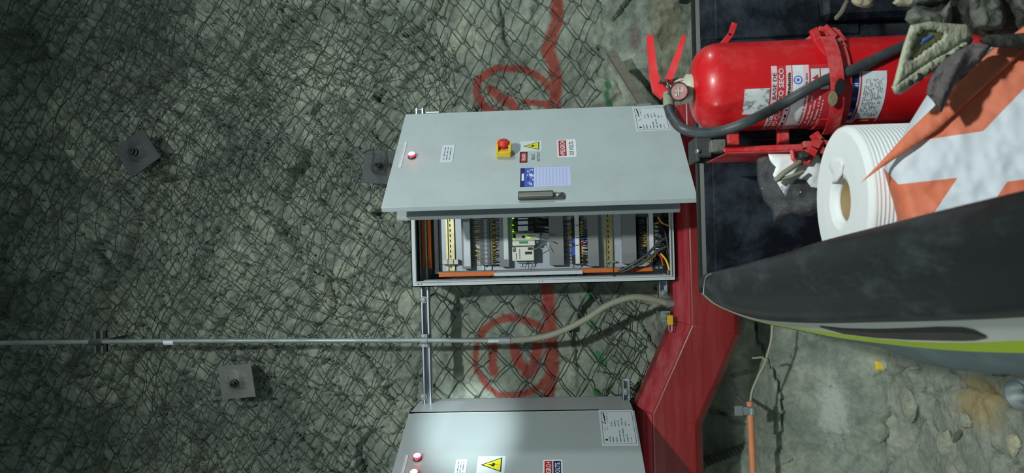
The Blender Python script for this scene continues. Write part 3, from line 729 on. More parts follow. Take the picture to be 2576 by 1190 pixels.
# outer door of cabinet 1
tf = 2.93
free_b = onY(1749, 497, tf); free_t = onY(952, 524, tf); hin = Vector((XR, YF-.02, 0))
fX = (free_b.x+free_t.x)/2; dU = Vector((hin.x-fX, hin.y-tf, 0)); DW = dU.length
DF = Fr((fX, tf, ZB-.003), dU); DH = CH+.006
door = door_leaf('outer_door', DF, DW, DH, .022, M['door'], C1)
name_plate(door, DF, [(1000, 422), (1006, 422), (1020, 358), (1028, 358)], 1); name_plate(door, DF, [(1104, 409), (1137, 409), (1117, 366), (1146, 366)])
pilot(door, DF, 1035, 386)
u, v = DF.hit(1267, 372, .03)
mb = MB(); mb.box(DF, u-.031, u+.031, v-.031, v+.031, 0, .030, 0, .004)
for sg in (-1, 1): mb.prism(Fr(DF.pt(u-.031, v+sg*.026, .03), DF.U, DF.W), [(0, 0), (.062, 0), (.052, .022), (.010, .022)], -.005*1, .005, 0)
part('emergency_stop_guard', mb, M['yellow'], door)
mb = MB(); mb.lathe(DF.pt(u, v, .03), DF.W, [(.013, 0), (.013, .012), (.024, .016), (.026, .024), (.022, .031), (.01, .034), (0, .034)], 24); part('emergency_stop_button', mb, M['redbtn'], door)
triangle_sticker(door, DF, [(1308, 380), (1364, 380), (1309, 357), (1362, 354)], 'yellow triangle sticker with black lightning bolt')
u0, u1, v0, v1, mb = plain(door, DF, 'x', [(1306, 409), (1367, 409), (1309, 382), (1363, 382)], None, .0006, .003)
w_, h_ = u1-u0, v1-v0
mb.prism(DF, [(u0, v1-h_*.34), (u1, v1-h_*.34), (u1, v1), (u0, v1)], .0006, .0008, 1); mb.prism(DF, rrect(u0+w_*.06, u1-w_*.06, v1-h_*.31, v1-h_*.04, h_*.11), .0008, .001, 2)
mb.text(DF, u0+w_*.2, u1-w_*.2, v1-h_*.25, v1-h_*.10, .0012, 'PELIGRO', 3); mb.text(DF, u0+w_*.22, u1-w_*.22, v0+h_*.34, v0+h_*.48, .0009, 'RIESGO', 1); mb.text(DF, u0+w_*.08, u1-w_*.08, v0+h_*.12, v0+h_*.28, .0009, 'ELÉCTRICO', 1)
part('warning_sticker', mb, [M['door'], M['ink'], M['stred'], M['white']], door, 'sticker with red oval on black, PELIGRO RIESGO ELÉCTRICO')
u0, u1, v0, v1, mb = plain(door, DF, 'x', [(1308, 470), (1438, 468), (1309, 424), (1434, 419)], None, .0008, .003)
w_, h_ = u1-u0, v1-v0
mb.prism(DF, [(u0, v1-h_*.09), (u1, v1-h_*.09), (u1, v1), (u0, v1)], .0008, .001, 1); mb.prism(DF, [(u0, v1-h_*.27), (u1, v1-h_*.27), (u1, v1-h_*.09), (u0, v1-h_*.09)], .0008, .001, 2)
for k in range(26):
    a0 = u0+w_*random.uniform(0, .93); b0 = v1-h_*random.uniform(.14, .27); mb.box(DF, a0, a0+w_*random.uniform(.03, .14), b0, b0+h_*random.uniform(.008, .03), .001, .0011, random.choice([1, 4, 4]))
mb.box(DF, u0+w_*.32, u0+w_*.7, v1-h_*.075, v1-h_*.03, .001, .0011, 4)
for k in range(10): mb.box(DF, u0+w_*.04, u1-w_*.04, v1-h_*(.33+.066*k), v1-h_*(.305+.066*k), .0008, .001, 3)
part('instruction_sheet', mb, [M['stpale'], M['stblue'], M['stblue2'], M['stpale2'], M['white']], door, 'pale blue ruled sheet with a dark blue picture header')
def peligro(door, fr, q, blue, label):
    u0, u1, v0, v1, mb = plain(door, fr, 'x', q, None, .0008, .006); w_, h_ = u1-u0, v1-v0
    mb.prism(fr, rrect(u0+w_*.05, u1-w_*.05, v1-h_*.48, v1-h_*.07, .003), .0008, .001, 1); mb.text(fr, u0+w_*.17, u1-w_*.17, v1-h_*.41, v1-h_*.15, .0012, 'PELIGRO', 2)
    for sx in (.07, .84):
        a0 = u0+w_*sx; b0 = v1-h_*.42; mb.poly(fr, [(a0+w_*.06, b0+h_*.28), (a0, b0+h_*.12), (a0+w_*.05, b0+h_*.14)], .0012, 2); mb.poly(fr, [(a0+w_*.035, b0+h_*.135), (a0+w_*.085, b0+h_*.16), (a0+w_*.02, b0)], .0012, 2)
    if blue: mb.prism(fr, rrect(u0+w_*.05, u1-w_*.05, v0+h_*.07, v0+h_*.47, .003), .0008, .001, 3)
    mb.text(fr, u0+w_*.10, u1-w_*.1, v0+h_*.14, v0+h_*.38, .0012, '120 VOLTS.', 2 if blue else 4)
    part('danger_sticker', mb, [M['white'], M['stred'], M['white'], M['stblue'], M['ink']], door, label)
peligro(door, DF, [(1402, 395), (1451, 395), (1402, 352), (1448, 351)], False, 'red and white sticker reading PELIGRO 120 VOLTS')
data_plate(door, DF, [(1600, 330), (1688, 328), (1591, 270), (1674, 268)])
# handle
u0, v0 = DF.hit(1303, 488, .02); u1, v1 = DF.hit(1412, 486, .02); um = (u0+u1)/2
mb = MB(); vt = v0; vb = v1
mb.box(DF, um-.022, um+.022, vb+.03, vt, .006, .020, 0, .003); mb.box(DF, um-.020, um+.004, vb+.032, vt-.003, .020, .026, 1, .002)
mb.box(DF, um-.018, um+.018, vb-.012, vb+.034, 0, .012, 0, .003); mb.lathe(DF.pt(um+.002, vb+.012, .012), DF.W, [(.010, 0), (.010, .003), (.007, .004), (0, .004)], 16, 1)
mb.box(DF, um-.013, um+.013, vb+.04, vt-.01, 0, .007, 0)
part('door_handle', mb, [M['handledark'], M['chrome']], door, 'worn steel swing handle')
# hinges on the cabinet
for v in (.12, CH-.12): mb = MB(); mb.tube([Vector((XR+.004, YF-.012, ZB+v-.03)), Vector((XR+.004, YF-.012, ZB+v+.03))], .006, 8); part('hinge', mb, M['zinc'], C1)

# inner door
ti = 3.10
ib_ = onY(1712, 524, ti); it_ = onY(997, 548, ti); iX = (ib_.x+it_.x)/2; hin2 = Vector((XR-.045, YF-.005, 0)); dV = Vector((hin2.x-iX, hin2.y-ti, 0))
IF = Fr((iX, ti, ib_.z), dV); IH = it_.z-ib_.z
door_leaf('inner_door', IF, dV.length, IH, .02, M['shell'], C1)

# ------------------------------------------------------------------ cabinet 2
Y2 = 3.40; d2 = 3.03
t2 = onY(1028, 1041, Y2); b2 = onY(1596, 1031, Y2); X2 = (t2.x+b2.x)/2; Z2T = t2.z; Z2B = b2.z; H2 = Z2T-Z2B
W2 = .70; C2 = thing('electrical_cabinet', (X2-W2, Y2, Z2B), 'grey steel cabinet with two red lamps, left of the steel conduit, door swung open', 'electrical cabinet')
CF2 = Fr((X2-W2, Y2+.022, Z2B)); mb = MB()
for q in ((0, W2, 0, H2, -.28, -.276), (0, .004, 0, H2, -.28, 0), (W2-.004, W2, 0, H2, -.28, 0), (0, W2, 0, .004, -.28, 0), (0, W2, H2-.004, H2, -.28, 0), (0, .02, 0, H2, -.003, 0), (W2-.02, W2, 0, H2, -.003, 0), (0, W2, 0, .02, -.003, 0), (0, W2, H2-.02, H2, -.003, 0)): mb.box(CF2, *q)
part('box_shell', mb, M['shell'], C2)
pf = onY(1310, 1186, d2); du = Vector((X2-pf.x, Y2-d2, 0)); du.normalize(); DW2 = W2
DF2 = Fr(Vector((X2, Y2, Z2B))-du*DW2, du)
door2 = door_leaf('outer_door', DF2, DW2, H2, .02, M['door2'], C2)
pilot(door2, DF2, 1049, 1145, .015); pilot(door2, DF2, 1041, 1186, .015)
name_plate(door2, DF2, [(1002, 1215), (1010, 1215), (1021, 1146), (1028, 1146)], 1); name_plate(door2, DF2, [(1140, 1205), (1170, 1205), (1149, 1157), (1175, 1157)])
triangle_sticker(door2, DF2, [(1197, 1192), (1271, 1192), (1204, 1149), (1270, 1147)], 'white plate with yellow electric shock triangle')
peligro(door2, DF2, [(1364, 1222), (1417, 1222), (1368, 1157), (1414, 1157)], True, 'red and blue sticker reading PELIGRO 120 VOLTS')
data_plate(door2, DF2, [(1514, 1122), (1607, 1120), (1507, 1032), (1591, 1030)])

# ------------------------------------------------------------------ struts, conduits
def strut(px0, py0, px1, py1, Y, label, ht=.041, dep=.041, holes=True):
    a = onY(px0, py0, Y); b = onY(px1, py1, Y)
    zc = (a.z+b.z)/2; x0, x1 = sorted((a.x, b.x)); fr = Fr((x0, Y, zc)); L = x1-x0; t = .0025; h = ht/2
    root = thing('mounting_strut', (x0, Y, zc-h), label, 'steel strut')
    mb = MB(); mb.box(fr, 0, L, h-t, h, -dep, 0); mb.box(fr, 0, L, -h, -h+t, -dep, 0); mb.box(fr, 0, L, h-.009, h, -t, 0); mb.box(fr, 0, L, -h, -h+.009, -t, 0)
    mb.box(fr, 0, L, -h, h, -dep, -dep+t, 1); part('channel', mb, [M['zinc'], M['plate']], root)
    return root, fr, L
def bolt(root, p, r=.011, name='bolt'):
    mb = MB(); mb.lathe(p, (0, -1, 0), [(r*1.5, 0), (r*1.5, .003), (r, .003)], 16, 0, False); mb.lathe(p, (0, -1, 0), [(r, .003), (r, .010), (r*.6, .011), (0, .011)], 6, 0, False); part(name, mb, M['galv'], root)
YS = 3.60
r1, f1_, L1 = strut(1064, 285-14, 1068, 1075, YS, 'long horizontal galvanised strut channel running behind both cabinets near their tops')
for py in (754, 998): bolt(r1, onY(1066, py, YS))
for py in (752, 1000):
    q = onY(1066, py, YS); mb = MB(); mb.tube([q+Vector((0, .03, 0)), Vector((q.x, wy(q.x, q.z)+.05, q.z))], .006, 8); part('threaded_rod', mb, M['rust'], r1)
r2, f2_, L2 = strut(1668, 690, 1668, 748, YS, 'short galvanised strut end with a bolt under the open cabinet, above the flexible conduit', .044)
bolt(r2, onY(1669, 738, YS)); q = onY(1669, 738, YS); mb = MB(); mb.tube([q+Vector((0, .03, 0)), Vector((q.x, wy(q.x, q.z)+.06, q.z))], .006, 8); part('threaded_rod', mb, M['rust'], r2)
r3, f3_, L3 = strut(1574, 957, 1578, 1060, YS, 'short slotted strut end with a bolt at the lower corner of the two lamp cabinet', .040)
bolt(r3, onY(1574, 985, YS)); q = onY(1574, 985, YS); mb = MB(); mb.tube([q+Vector((0, .03, 0)), Vector((q.x, wy(q.x, q.z)+.06, q.z))], .006, 8); part('threaded_rod', mb, M['rust'], r3)
# dark strap behind the net
q0 = onY(1157, 728, 3.74); q1 = onY(1146, 852, 3.76)
# steel conduit
YC = YS-.03
ca = onY(-140, 864, YC); cb = onY(1262, 856, YC)
CD = thing('steel_conduit', (cb.x, YC, cb.z), 'long straight galvanised steel conduit from the roof, ending in a ribbed grey hose', 'conduit')
mb = MB(); mb.tube([ca, onY(425, 858, YC), cb], .0115, 14); part('pipe', mb, M['galv'], CD)
for (x0, x1, r, mt, lb) in ((413, 438, .0135, 'white', 'white tape band'), (226, 258, .0145, 'rust', 'dark pipe coupling'), (1228, 1258, .0138, 'zinc', None), (1255, 1284, .0185, 'galv', None)):
    mb = MB(); a0 = onY(x0, 857+(6 if x0 < 300 else 0), YC); a1 = onY(x1, 857+(6 if x0 < 300 else 0), YC); mb.tube([Vector((cb.x+(ca.x-cb.x)*(a0.z-cb.z)/(ca.z-cb.z), YC, a0.z)), Vector((cb.x+(ca.x-cb.x)*(a1.z-cb.z)/(ca.z-cb.z), YC, a1.z))], r, 16); part('coupling', mb, M[mt], CD, lb)
pts = spline([onY(x, y, yy) for x, y, yy in ((1283, 856, YC), (1340, 852, YC), (1400, 838, YC-.01), (1470, 805, YC-.02), (1530, 767, YC-.03), (1590, 748, YC-.03), (1640, 752, YC-.02), (1684, 764, YC))], 10)
mb = MB(); n_ = len(pts); pp = []; rr = []
for i in range(n_-1):
    for k in range(3): pp.append(pts[i].lerp(pts[i+1], k/3)); rr.append(.0145 if k != 1 else .0152)
mb.tube(pp, rr, 14); part('flexible_hose', mb, M['flex'], CD, 'beige grey flexible conduit curving to the red duct')
mb = MB(); mb.tube([pts[-4], pts[-1]+Vector((0, 0, -.02))], .019, 16); mb.tube([pts[-2], pts[-1]], .023, 6, 0, True, True); part('connector', mb, M['galv'], CD)
def pclamp(px, py, Y, label, w=.016):
    p = onY(px, py, Y); root = thing('pipe_clamp', p, label, 'pipe clamp'); fr = Fr(p)
    mb = MB(); mb.lathe(p-Vector((0, 0, w/2)), (0, 0, 1), [(.013, 0), (.0155, 0), (.0155, w), (.013, w), (.013, 0)], 16, 0, False); mb.box(fr, -.03, -.013, -w/2, w/2, -.012, .0); mb.box(fr, .013, .03, -w/2, w/2, -.012, 0); part('saddle', mb, M['galv'], root)
    mb = MB(); mb.lathe(fr.pt(-.022, 0, 0), fr.W, [(.005, 0), (.005, .005), (0, .005)], 6, 0, False); mb.lathe(fr.pt(.022, 0, 0), fr.W, [(.005, 0), (.005, .005), (0, .005)], 6, 0, False); part('screw', mb, M['zinc'], root)
pclamp(1067, 857, YC, 'grey saddle clamp fixing the steel conduit to the long strut', .03)
p = onY(243, 862, YC); rt = thing('conduit_bracket', p+Vector((0, .02, 0)), 'dark strut bracket holding the steel conduit high on the rock', 'bracket'); fr = Fr(p+Vector((0, .014, 0)))
for sx in (-1, 1): mb = MB(); mb.box(fr, sx*.015, sx*.052, -.022, .022, -.04, -.03); mb.box(fr, sx*.015, sx*.052, .012, .022, -.04, 0); mb.box(fr, sx*.015, sx*.052, -.022, -.014, -.04, 0); part('channel', mb, M['plate3'], rt)
mb = MB(); mb.tube([fr.pt(0, 0, -.03), fr.pt(0, 0, -.25)], .006, 8); part('threaded_rod', mb, M['rust'], rt)
# clamp and padlock beside the duct
p = onY(1668, 795, 3.58); fr = Fr(p); mb = MB()
mb.box(fr, -.024, .024, -.012, .012, 0, .006); mb.box(fr, -.024, -.017, -.03, .012, 0, .022); mb.box(fr, .017, .024, -.03, .012, 0, .022); mb.tube([fr.pt(0, 0, 0), fr.pt(0, 0, -.2)], .007, 8)
solo('strut_bracket', mb, M['galv'], 'small grey U shaped bracket on the rock beside the yellow padlock', 'bracket')
p = onY(1686, 803, 3.50); rt = thing('padlock', p+Vector((0, 0, -.025)), 'small yellow padlock hanging at the top edge of the red duct', 'padlock'); fr = Fr(p)
mb = MB(); mb.box(fr, -.026, .018, -.013, .013, -.008, .008, 0, .003); part('lock_body', mb, M['brass'], rt)
mb = MB(); mb.tube([fr.pt(-.026, .007, 0), fr.pt(-.05, .007, 0), fr.pt(-.058, 0, 0), fr.pt(-.05, -.007, 0), fr.pt(-.026, -.007, 0)], .0028, 8); part('shackle', mb, M['zinc'], rt)

# ------------------------------------------------------------------ red duct
YD = 3.52; R0 = .158
J = [onY(1787, 262, YD), onY(1785, 826, YD), onY(1688, 1046, YD), onY(1693, 1400, YD)]
J = [Vector((q.x, YD, q.z)) for q in J]
J[0].z = J[1].z+.0; J[3].z = J[2].z-.0
prof = [(.150, -.16), (.158, -.12), (.152, -.035), (.088, .052), (-.098, .074), (-.134, .034), (-.142, -.06), (-.14, -.16)]
# (height, towards the viewer); rounded a little at every fold
def round_prof(p, f=.12):
    out = []; n = len(p)
    for i in range(n):
        a = Vector(p[i-1]); b = Vector(p[i]); c = Vector(p[(i+1) % n]); la = min(.006, (b-a).length*.3); lc = min(.006, (c-b).length*.3)
        s0 = b+(a-b).normalized()*la; s1 = b+(c-b).normalized()*lc; out += [tuple(s0), tuple((s0+s1+b*2)/4), tuple(s1)]
    return out
prof = [(h, d) for h, d in prof]; rp = round_prof(prof)
dirs = [(J[i+1]-J[i]).normalized() for i in range(3)]
def ring(i):
    if i == 0: t = dirs[0]; k = 1
    elif i == 3: t = dirs[2]; k = 1
    else: t = (dirs[i-1]+dirs[i]).normalized(); k = 1/max(.3, t.dot(dirs[i-1]))
    up = Vector((0, -1, 0)).cross(t); up = up if up.z > 0 else -up
    return [J[i]+up*(h*k)+Vector((0, -d, 0)) for h, d in rp]
RD = thing('steel_duct', (J[1].x, YD, J[1].z-R0), 'red enamelled steel duct with folded faces, stepping up to the left under both cabinets', 'duct')
for s in range(3):
    A = ring(s); B = ring(s+1); n = len(A); mb = MB()
    g = (B[0]-A[0]).normalized()*.0012; A2 = [q+g for q in A]; B2 = [q-g for q in B]
    for i in range(n): mb.add([A2[i], A2[(i+1) % n], B2[(i+1) % n], B2[i]], [(0, 1, 2, 3)], 1 if 6 <= i <= 8 else 0, False)
    mb.add(A2, [tuple(range(n))[::-1]], 0); mb.add(B2, [tuple(range(n))], 0)
    part('duct_section', mb, [M['duct_red'], M['duct_dusty']], RD)
for s in (1, 2):
    A = ring(s); n = len(A); c = J[s]; t = (dirs[s-1]+dirs[s]).normalized()*.002; mb = MB(); A0 = [c+(q-c)*1.004-t for q in A]; B0 = [c+(q-c)*1.004+t for q in A]
    mb.add(A0+B0, [(i, (i+1) % n, n+(i+1) % n, n+i) for i in range(n)], 0, True); part('weld_seam', mb, M['duct_red'], RD)
mb = MB()
for (px, py) in ((1790, 1060),): pass
for xx in (-1.2, .2, 1.2):
    zz = J[1].z if xx > -.3 else J[2].z
    mb.box(Fr((xx, YD+.15, zz)), -.03, .03, -.02, .02, -.35, 0)
part('wall_bracket', mb, M['rust'], RD)

# ------------------------------------------------------------------ orange conduit under the duct
YO = 3.40
OP = thing('orange_conduit', onY(1893, 1190, YO), 'orange plastic conduit running along the foot of the wall, a beige cable leaving its end', 'conduit')
mb = MB(); mb.tube([onY(1886, 1010, YO), onY(1890, 1100, YO), onY(1897, 1250, YO)], .0145, 14); part('pipe', mb, M['pvc'], OP)
mb = MB(); mb.tube(spline([onY(*q, YO) for q in ((1887, 1030), (1888, 1008), (1893, 980), (1908, 945), (1924, 912), (1934, 880), (1941, 850), (1943, 820), (1946, 780))], 6), .0055, 8); part('cable', mb, M['cable'], OP, 'thin beige cable')
mb = MB(); mb.tube(spline([onY(*q, YO) for q in ((1926, 905), (1916, 899), (1904, 900), (1892, 901))], 5), .0045, 8); mb.lathe(onY(1926, 905, YO), (0, 0, 1), [(0, -.012), (.011, 0), (0, .012)], 10); part('cable_knot', mb, M['cable'], OP)
p = onY(1868, 1032, YO); fr = Fr(p); mb = MB()
mb.box(fr, -.022, .022, 0, .036, .0, .012, 0, .002); mb.box(fr, -.018, .018, -.05, .0, .008, .018, 0, .003); mb.lathe(fr.pt(0, -.036, .016), (1, 0, 0), [(.017, -.014), (.017, .014)], 16, 0)
mb.box(fr, -.008, .008, -.05, -.04, -.30, .01)
solo('conduit_hanger', mb, M['galv'], 'bent galvanised hanger strap gripping the end of the orange conduit', 'bracket')

# ------------------------------------------------------------------ small things on rock and floor
pts = [onY(1536, 128, 3.74), onY(1580, 200, 3.70), onY(1622, 272, 3.66)]
mb = MB(); t = (pts[2]-pts[0]).normalized(); fr = Fr(pts[0], t.cross(Vector((0, 1, 0))), -t); L = (pts[2]-pts[0]).length
mb.prism(fr, [(-.022, 0), (.018, -.01), (.022, -L), (-.016, -L-.004)], -.012, .014); solo('wooden_stake', mb, M['wood'], 'weathered grey wooden stake leaning on the rock above the open door', 'stake')
q = onZ(2227, 922, .06); fr = Fr((q.x, q.y, fz(q.x, q.y))); mb = MB(); mb.box(Fr(fr.O, (.8, .5, 0)), -.02, .02, 0, .035, -.02, .02, 0, .004); solo('plastic_block', mb, M['yellow'], 'tiny yellow plastic block lying on the rubble floor', 'block')
q = onZ(2545, 985, .05); z0 = fz(q.x, q.y)-.02; c = Vector((q.x, q.y, z0))
mb = MB(); mb.lathe(c, (-.1, -.25, 1), [(.048, 0), (.050, .075), (.044, .077), (.040, .01), (0, .008)], 28, 0); solo('pipe_stub', mb, M['galv'], 'short open grey pipe stub sunk in the floor beside the truck', 'pipe')
def rock(px, py, r, label, mt, seed, fl=.6):
    q = onZ(px, py, .04); z0 = fz(q.x, q.y); rd = random.Random(seed); mb = MB(); n = 12; vs = []; fs = []
    ph = [rd.uniform(0, 6) for _ in range(6)]
    for i in range(7):
        th = math.pi*i/6
        for k in range(n):
            a = 2*math.pi*k/n; rr = r*(1+.16*math.sin(2*a+ph[0]+th)+.12*math.sin(3*a+ph[1])+rd.uniform(-.05, .05))
            vs.append(Vector((q.x+rr*math.sin(th)*math.cos(a), q.y+rr*math.sin(th)*math.sin(a), z0+r*fl*.4+r*fl*math.cos(th))))
    for i in range(6):
        for k in range(n): fs.append((i*n+k, i*n+(k+1) % n, (i+1)*n+(k+1) % n, (i+1)*n+k))
    mb.add(vs, fs, 0, False); solo('stone', mb, mt, label, 'stone')
rock(2528, 1118, .034, 'pale round stone on the sandy floor near the pipe stub', M['clayst'], 1, .45)
rock(2290, 1020, .06, 'flat grey stone in the middle of the rubble floor', M['stone'], 2, .5); rock(2350, 1115, .05, 'angular grey stone nearest the dry sticks', M['stone'], 3, .6)
rock(2130, 1080, .07, 'broad grey stone at the foot of the ledge', M['stone'], 5, .45); rock(2180, 890, .05, 'grey stone just left of the truck side', M['stone'], 6, .5)
rock(2420, 1060, .028, 'small grey stone at the edge of the yellow sand', M['stone'], 7, .7); rock(2090, 925, .045, 'grey stone on the white gravel', M['stone'], 8, .6)
def fp(px, py, dz=.012): q = onZ(px, py, .03); return Vector((q.x, q.y, fz(q.x, q.y)+dz))
mb = MB(); mb.tube([fp(2205, 1190), fp(2235, 1158), fp(2254, 1142)], [.006, .006, .005], 6); mb.tube([fp(2218, 1085, .02), fp(2236, 1120, .03), fp(2250, 1143)], .003, 5); mb.tube([fp(2250, 1143), fp(2247, 1180, .02)], .0025, 5)
solo('dry_twig', mb, M['wood'], 'forked dry twig lying on the rubble floor', 'twig')
mb = MB(); mb.tube([fp(2395, 1112), fp(2412, 1096), fp(2418, 1086)], [.004, .012, .009], 6); solo('dead_leaf', mb, M['wood'], 'brown curled leaf on the floor beside the yellow sand', 'leaf')

# ------------------------------------------------------------------ soft shapes from an outline
def pillow(outline, dep, T, mt_fn=None, step=12, wob=.003, seed=0, edge=40, mb=None, fold=None, flat_back=False, cuts=()):
    rd = random.Random(seed); n = len(outline)
    pts = []
    for i in range(n):
        a = outline[i]; b = outline[(i+1) % n]; L = math.hypot(b[0]-a[0], b[1]-a[1]); k = max(1, int(L/step))
        for j in range(k): pts.append((a[0]+(b[0]-a[0])*j/k, a[1]+(b[1]-a[1])*j/k))
    nb = len(pts)
    def dist(x, y):
        d = 1e9
        for i in range(n):
            ax, ay = outline[i]; bx, by = outline[(i+1) % n]; vx, vy = bx-ax, by-ay; t = max(0, min(1, ((x-ax)*vx+(y-ay)*vy)/(vx*vx+vy*vy+1e-9))); d = min(d, math.hypot(x-ax-vx*t, y-ay-vy*t))
        return d
    def inside(x, y):
        c = False
        for i in range(n):
            ax, ay = outline[i]; bx, by = outline[(i+1) % n]
            if (ay > y) != (by > y) and x < (bx-ax)*(y-ay)/(by-ay)+ax: c = not c
        return c
    x0 = min(p[0] for p in outline); x1 = max(p[0] for p in outline); y0 = min(p[1] for p in outline); y1 = max(p[1] for p in outline)
    yy = y0+step/2; r = 0
    while yy < y1:
        xx = x0+(step/2 if r % 2 else 0)
        while xx < x1:
            if inside(xx, yy) and dist(xx, yy) > step*.55: pts.append((xx, yy))
            xx += step
        yy += step*.87; r += 1
    ed = [(i, (i+1) % nb) for i in range(nb)]
    if cuts:
        cp = []
        for poly in cuts:
            for a, b in zip(poly, poly[1:]+poly[:1]):
                L = math.hypot(b[0]-a[0], b[1]-a[1]); k = max(1, int(L/(step*.7))); q = [(a[0]+(b[0]-a[0])*j/k, a[1]+(b[1]-a[1])*j/k) for j in range(k+1)]
                cp.append([p for p in q])
        flatp = [p for q in cp for p in q]
        pts = pts[:nb]+[p for p in pts[nb:] if min((p[0]-c[0])**2+(p[1]-c[1])**2 for c in flatp) > (step*.5)**2]
        for q in cp:
            for p0, p1 in zip(q[:-1], q[1:]):
                if inside(*p0) and inside(*p1) and dist(*p0) > 1 and dist(*p1) > 1: ed.append((len(pts), len(pts)+1)); pts += [p0, p1]
    co, _, fc_, *_ = delaunay_2d_cdt([Vector(p) for p in pts], ed, [], 1, .05)
    mb = mb or MB(); front = []; back = []; cols = []
    for p in co:
        d = dist(p.x, p.y); s = math.sqrt(min(1, d/edge)*(2-min(1, d/edge))) if d > .5 else 0
        q = dep(p.x, p.y) if callable(dep) else dep
        wv = wob*(sn(p.x/34+seed, p.y/34, 1)+.6*sn(p.x/15, p.y/15+seed, 2)) if d > .5 else 0
        if fold: wv += fold(p.x, p.y)*(1 if d > .5 else .3)
        front.append(P(p.x, p.y, q-T*s+wv)); back.append(P(p.x, p.y, q+(T*s*.8 if not flat_back else T*.4*s)+.001))
    nf = len(front); fl = []
    for f in fc_:
        f = tuple(f); a, b, c = (co[f[0]], co[f[1]], co[f[2]])
        if (b.x-a.x)*(c.y-a.y)-(b.y-a.y)*(c.x-a.x) > 0: f = f[::-1]
        cx = sum(co[i].x for i in f)/len(f); cy = sum(co[i].y for i in f)/len(f)
        fl.append((f, mt_fn(cx, cy) if mt_fn else 0))
    b0 = len(mb.v); mb.v += front+back
    for f, mi in fl:
        mb.f.append([b0+i for i in f]); mb.m.append(mi); mb.smooth.append(True)
        mb.f.append([b0+nf+i for i in f[::-1]]); mb.m.append(mi); mb.smooth.append(True)
    # rim
    cnt = {}
    for f, mi in fl:
        for i in range(len(f)): e = (f[i], f[(i+1) % len(f)]); cnt[e] = mi
    for (a, b), mi in list(cnt.items()):
        if (b, a) not in cnt: mb.f.append([b0+b, b0+a, b0+nf+a, b0+nf+b]); mb.m.append(mi); mb.smooth.append(True)
    return mb
def inpoly(poly, x, y):
    c = False; n = len(poly)
    for i in range(n):
        ax, ay = poly[i]; bx, by = poly[(i+1) % n]
        if (ay > y) != (by > y) and x < (bx-ax)*(y-ay)/(by-ay)+ax: c = not c
    return c

# ------------------------------------------------------------------ pickup truck bed
YT = 1.90
ZTG = onY(1758, 500, YT).z; ZR = ZTG-.0; ZBED = .58
PT = thing('pickup_truck', (.45, YT, .5), 'rear corner of a white pickup truck, black lined bed, yellow side tape, thick black rail', 'pickup truck')
xl = onY(1770, 738, YT).x
tf_ = Fr((xl, YT, 0)); mb = MB()
# tailgate wall: rounded top, panel with recesses and a rib
W_ = 1.35
prf = [(-.07, ZBED-.05), (0, ZBED-.05), (0, ZTG-.014), (-.004, ZTG-.005), (-.012, ZTG-.001), (-.035, ZTG), (-.055, ZTG-.004), (-.068, ZTG-.02)]
vs = []; n = len(prf)
for u in (0, W_):
    for w, z in prf: vs.append(Vector((xl+u, YT-w, z)))
for i in range(n): mb.add([vs[i], vs[n+i], vs[n+(i+1) % n], vs[(i+1) % n]], [(0, 1, 2, 3)], 1 if i >= 2 else 0)
mb.add(vs, [tuple(range(n)), tuple(range(n, 2*n))[::-1]], 0, False)
part('tailgate', mb, [M['liner'], M['black']], PT, 'black lined tailgate')
def tgp(x0, x1, y0, y1, w=.006): 
    fr = Fr((0, YT, 0)); a = fr.hit(x0, y1, w); b = fr.hit(x1, y0, w); return a[0], b[0], b[1], a[1]
mb = MB(); fr = Fr((0, YT, 0))
a0, a1, b0, b1 = tgp(1800, 2155, -200, 100); mb.box(fr, a0, a1, b0, b1, 0, .008, 0, .004)
a0, a1, b0, b1 = tgp(2168, 2500, 95, 300); mb.box(fr, a0, a1, b0, b1, 0, .012, 0, .005)
a0, a1, b0, b1 = tgp(2060, 2270, -200, 60); mb.box(fr, a0, a1, b0-.2, b1, 0, .05, 0, .012)
a0, a1, b0, b1 = tgp(1800, 2500, 330, 690); mb.box(fr, a0, a1, b0, b1, 0, .005, 0, .004)
part('liner_panel', mb, M['liner'], PT)
mb = MB(); mb.box(Fr((xl, 0, 0)), -.05, W_, ZBED-.06, ZBED-.02, -YT, -.15)
for k in range(14): mb.box(Fr((xl, 0, 0)), .02+k*.09, .06+k*.09, ZBED-.02, ZBED-.006, -YT+.01, -.2, 0, .003)
part('bed_floor', mb, M['liner'], PT)
# left rail and side: lofted rows, each row a picture curve at its own height
def curve(pts, Z, xs):
    out = []
    for x in xs:
        for (a, b) in zip(pts[:-1], pts[1:]):
            if a[0] <= x <= b[0] or (b is pts[-1] and x > b[0]) or (a is pts[0] and x < a[0]): t = (x-a[0])/(b[0]-a[0]); out.append(onZ(x, a[1]+(b[1]-a[1])*t, Z)); break
    return out
def row(pts, Z, N=40):
    """resample a picture curve at height Z, evenly in distance from the viewer"""
    c = [onZ(x, y, Z) for x, y in pts]; c = spline(c, 6); ys = np.linspace(c[0].y, c[-1].y, N); return [Vector((float(np.interp(-y, [-q.y for q in c], [q.x for q in c])), float(y), Z)) for y in ys]
ZA = ZR; inner = [(1772, 690), (1850, 671), (1950, 645), (2050, 613), (2250, 562), (2400, 525), (2576, 483), (2760, 440)]
outer = [(1764, 728), (1800, 752), (1850, 775), (1920, 790), (2050, 798), (2200, 797), (2400, 790), (2576, 776), (2800, 755)]
oute2 = [(1764, 734), (1800, 764), (1860, 790), (1930, 806), (2050, 813), (2200, 811), (2400, 806), (2576, 797), (2800, 780)]
white = [(1764, 736), (1800, 766), (1880, 800), (1990, 822), (2100, 838), (2250, 856), (2400, 862), (2576, 856), (2800, 842)]
neon = [(1764, 737), (1800, 767), (1885, 802), (1990, 826), (2100, 848), (2250, 868), (2400, 882), (2576, 888), (2800, 886)]
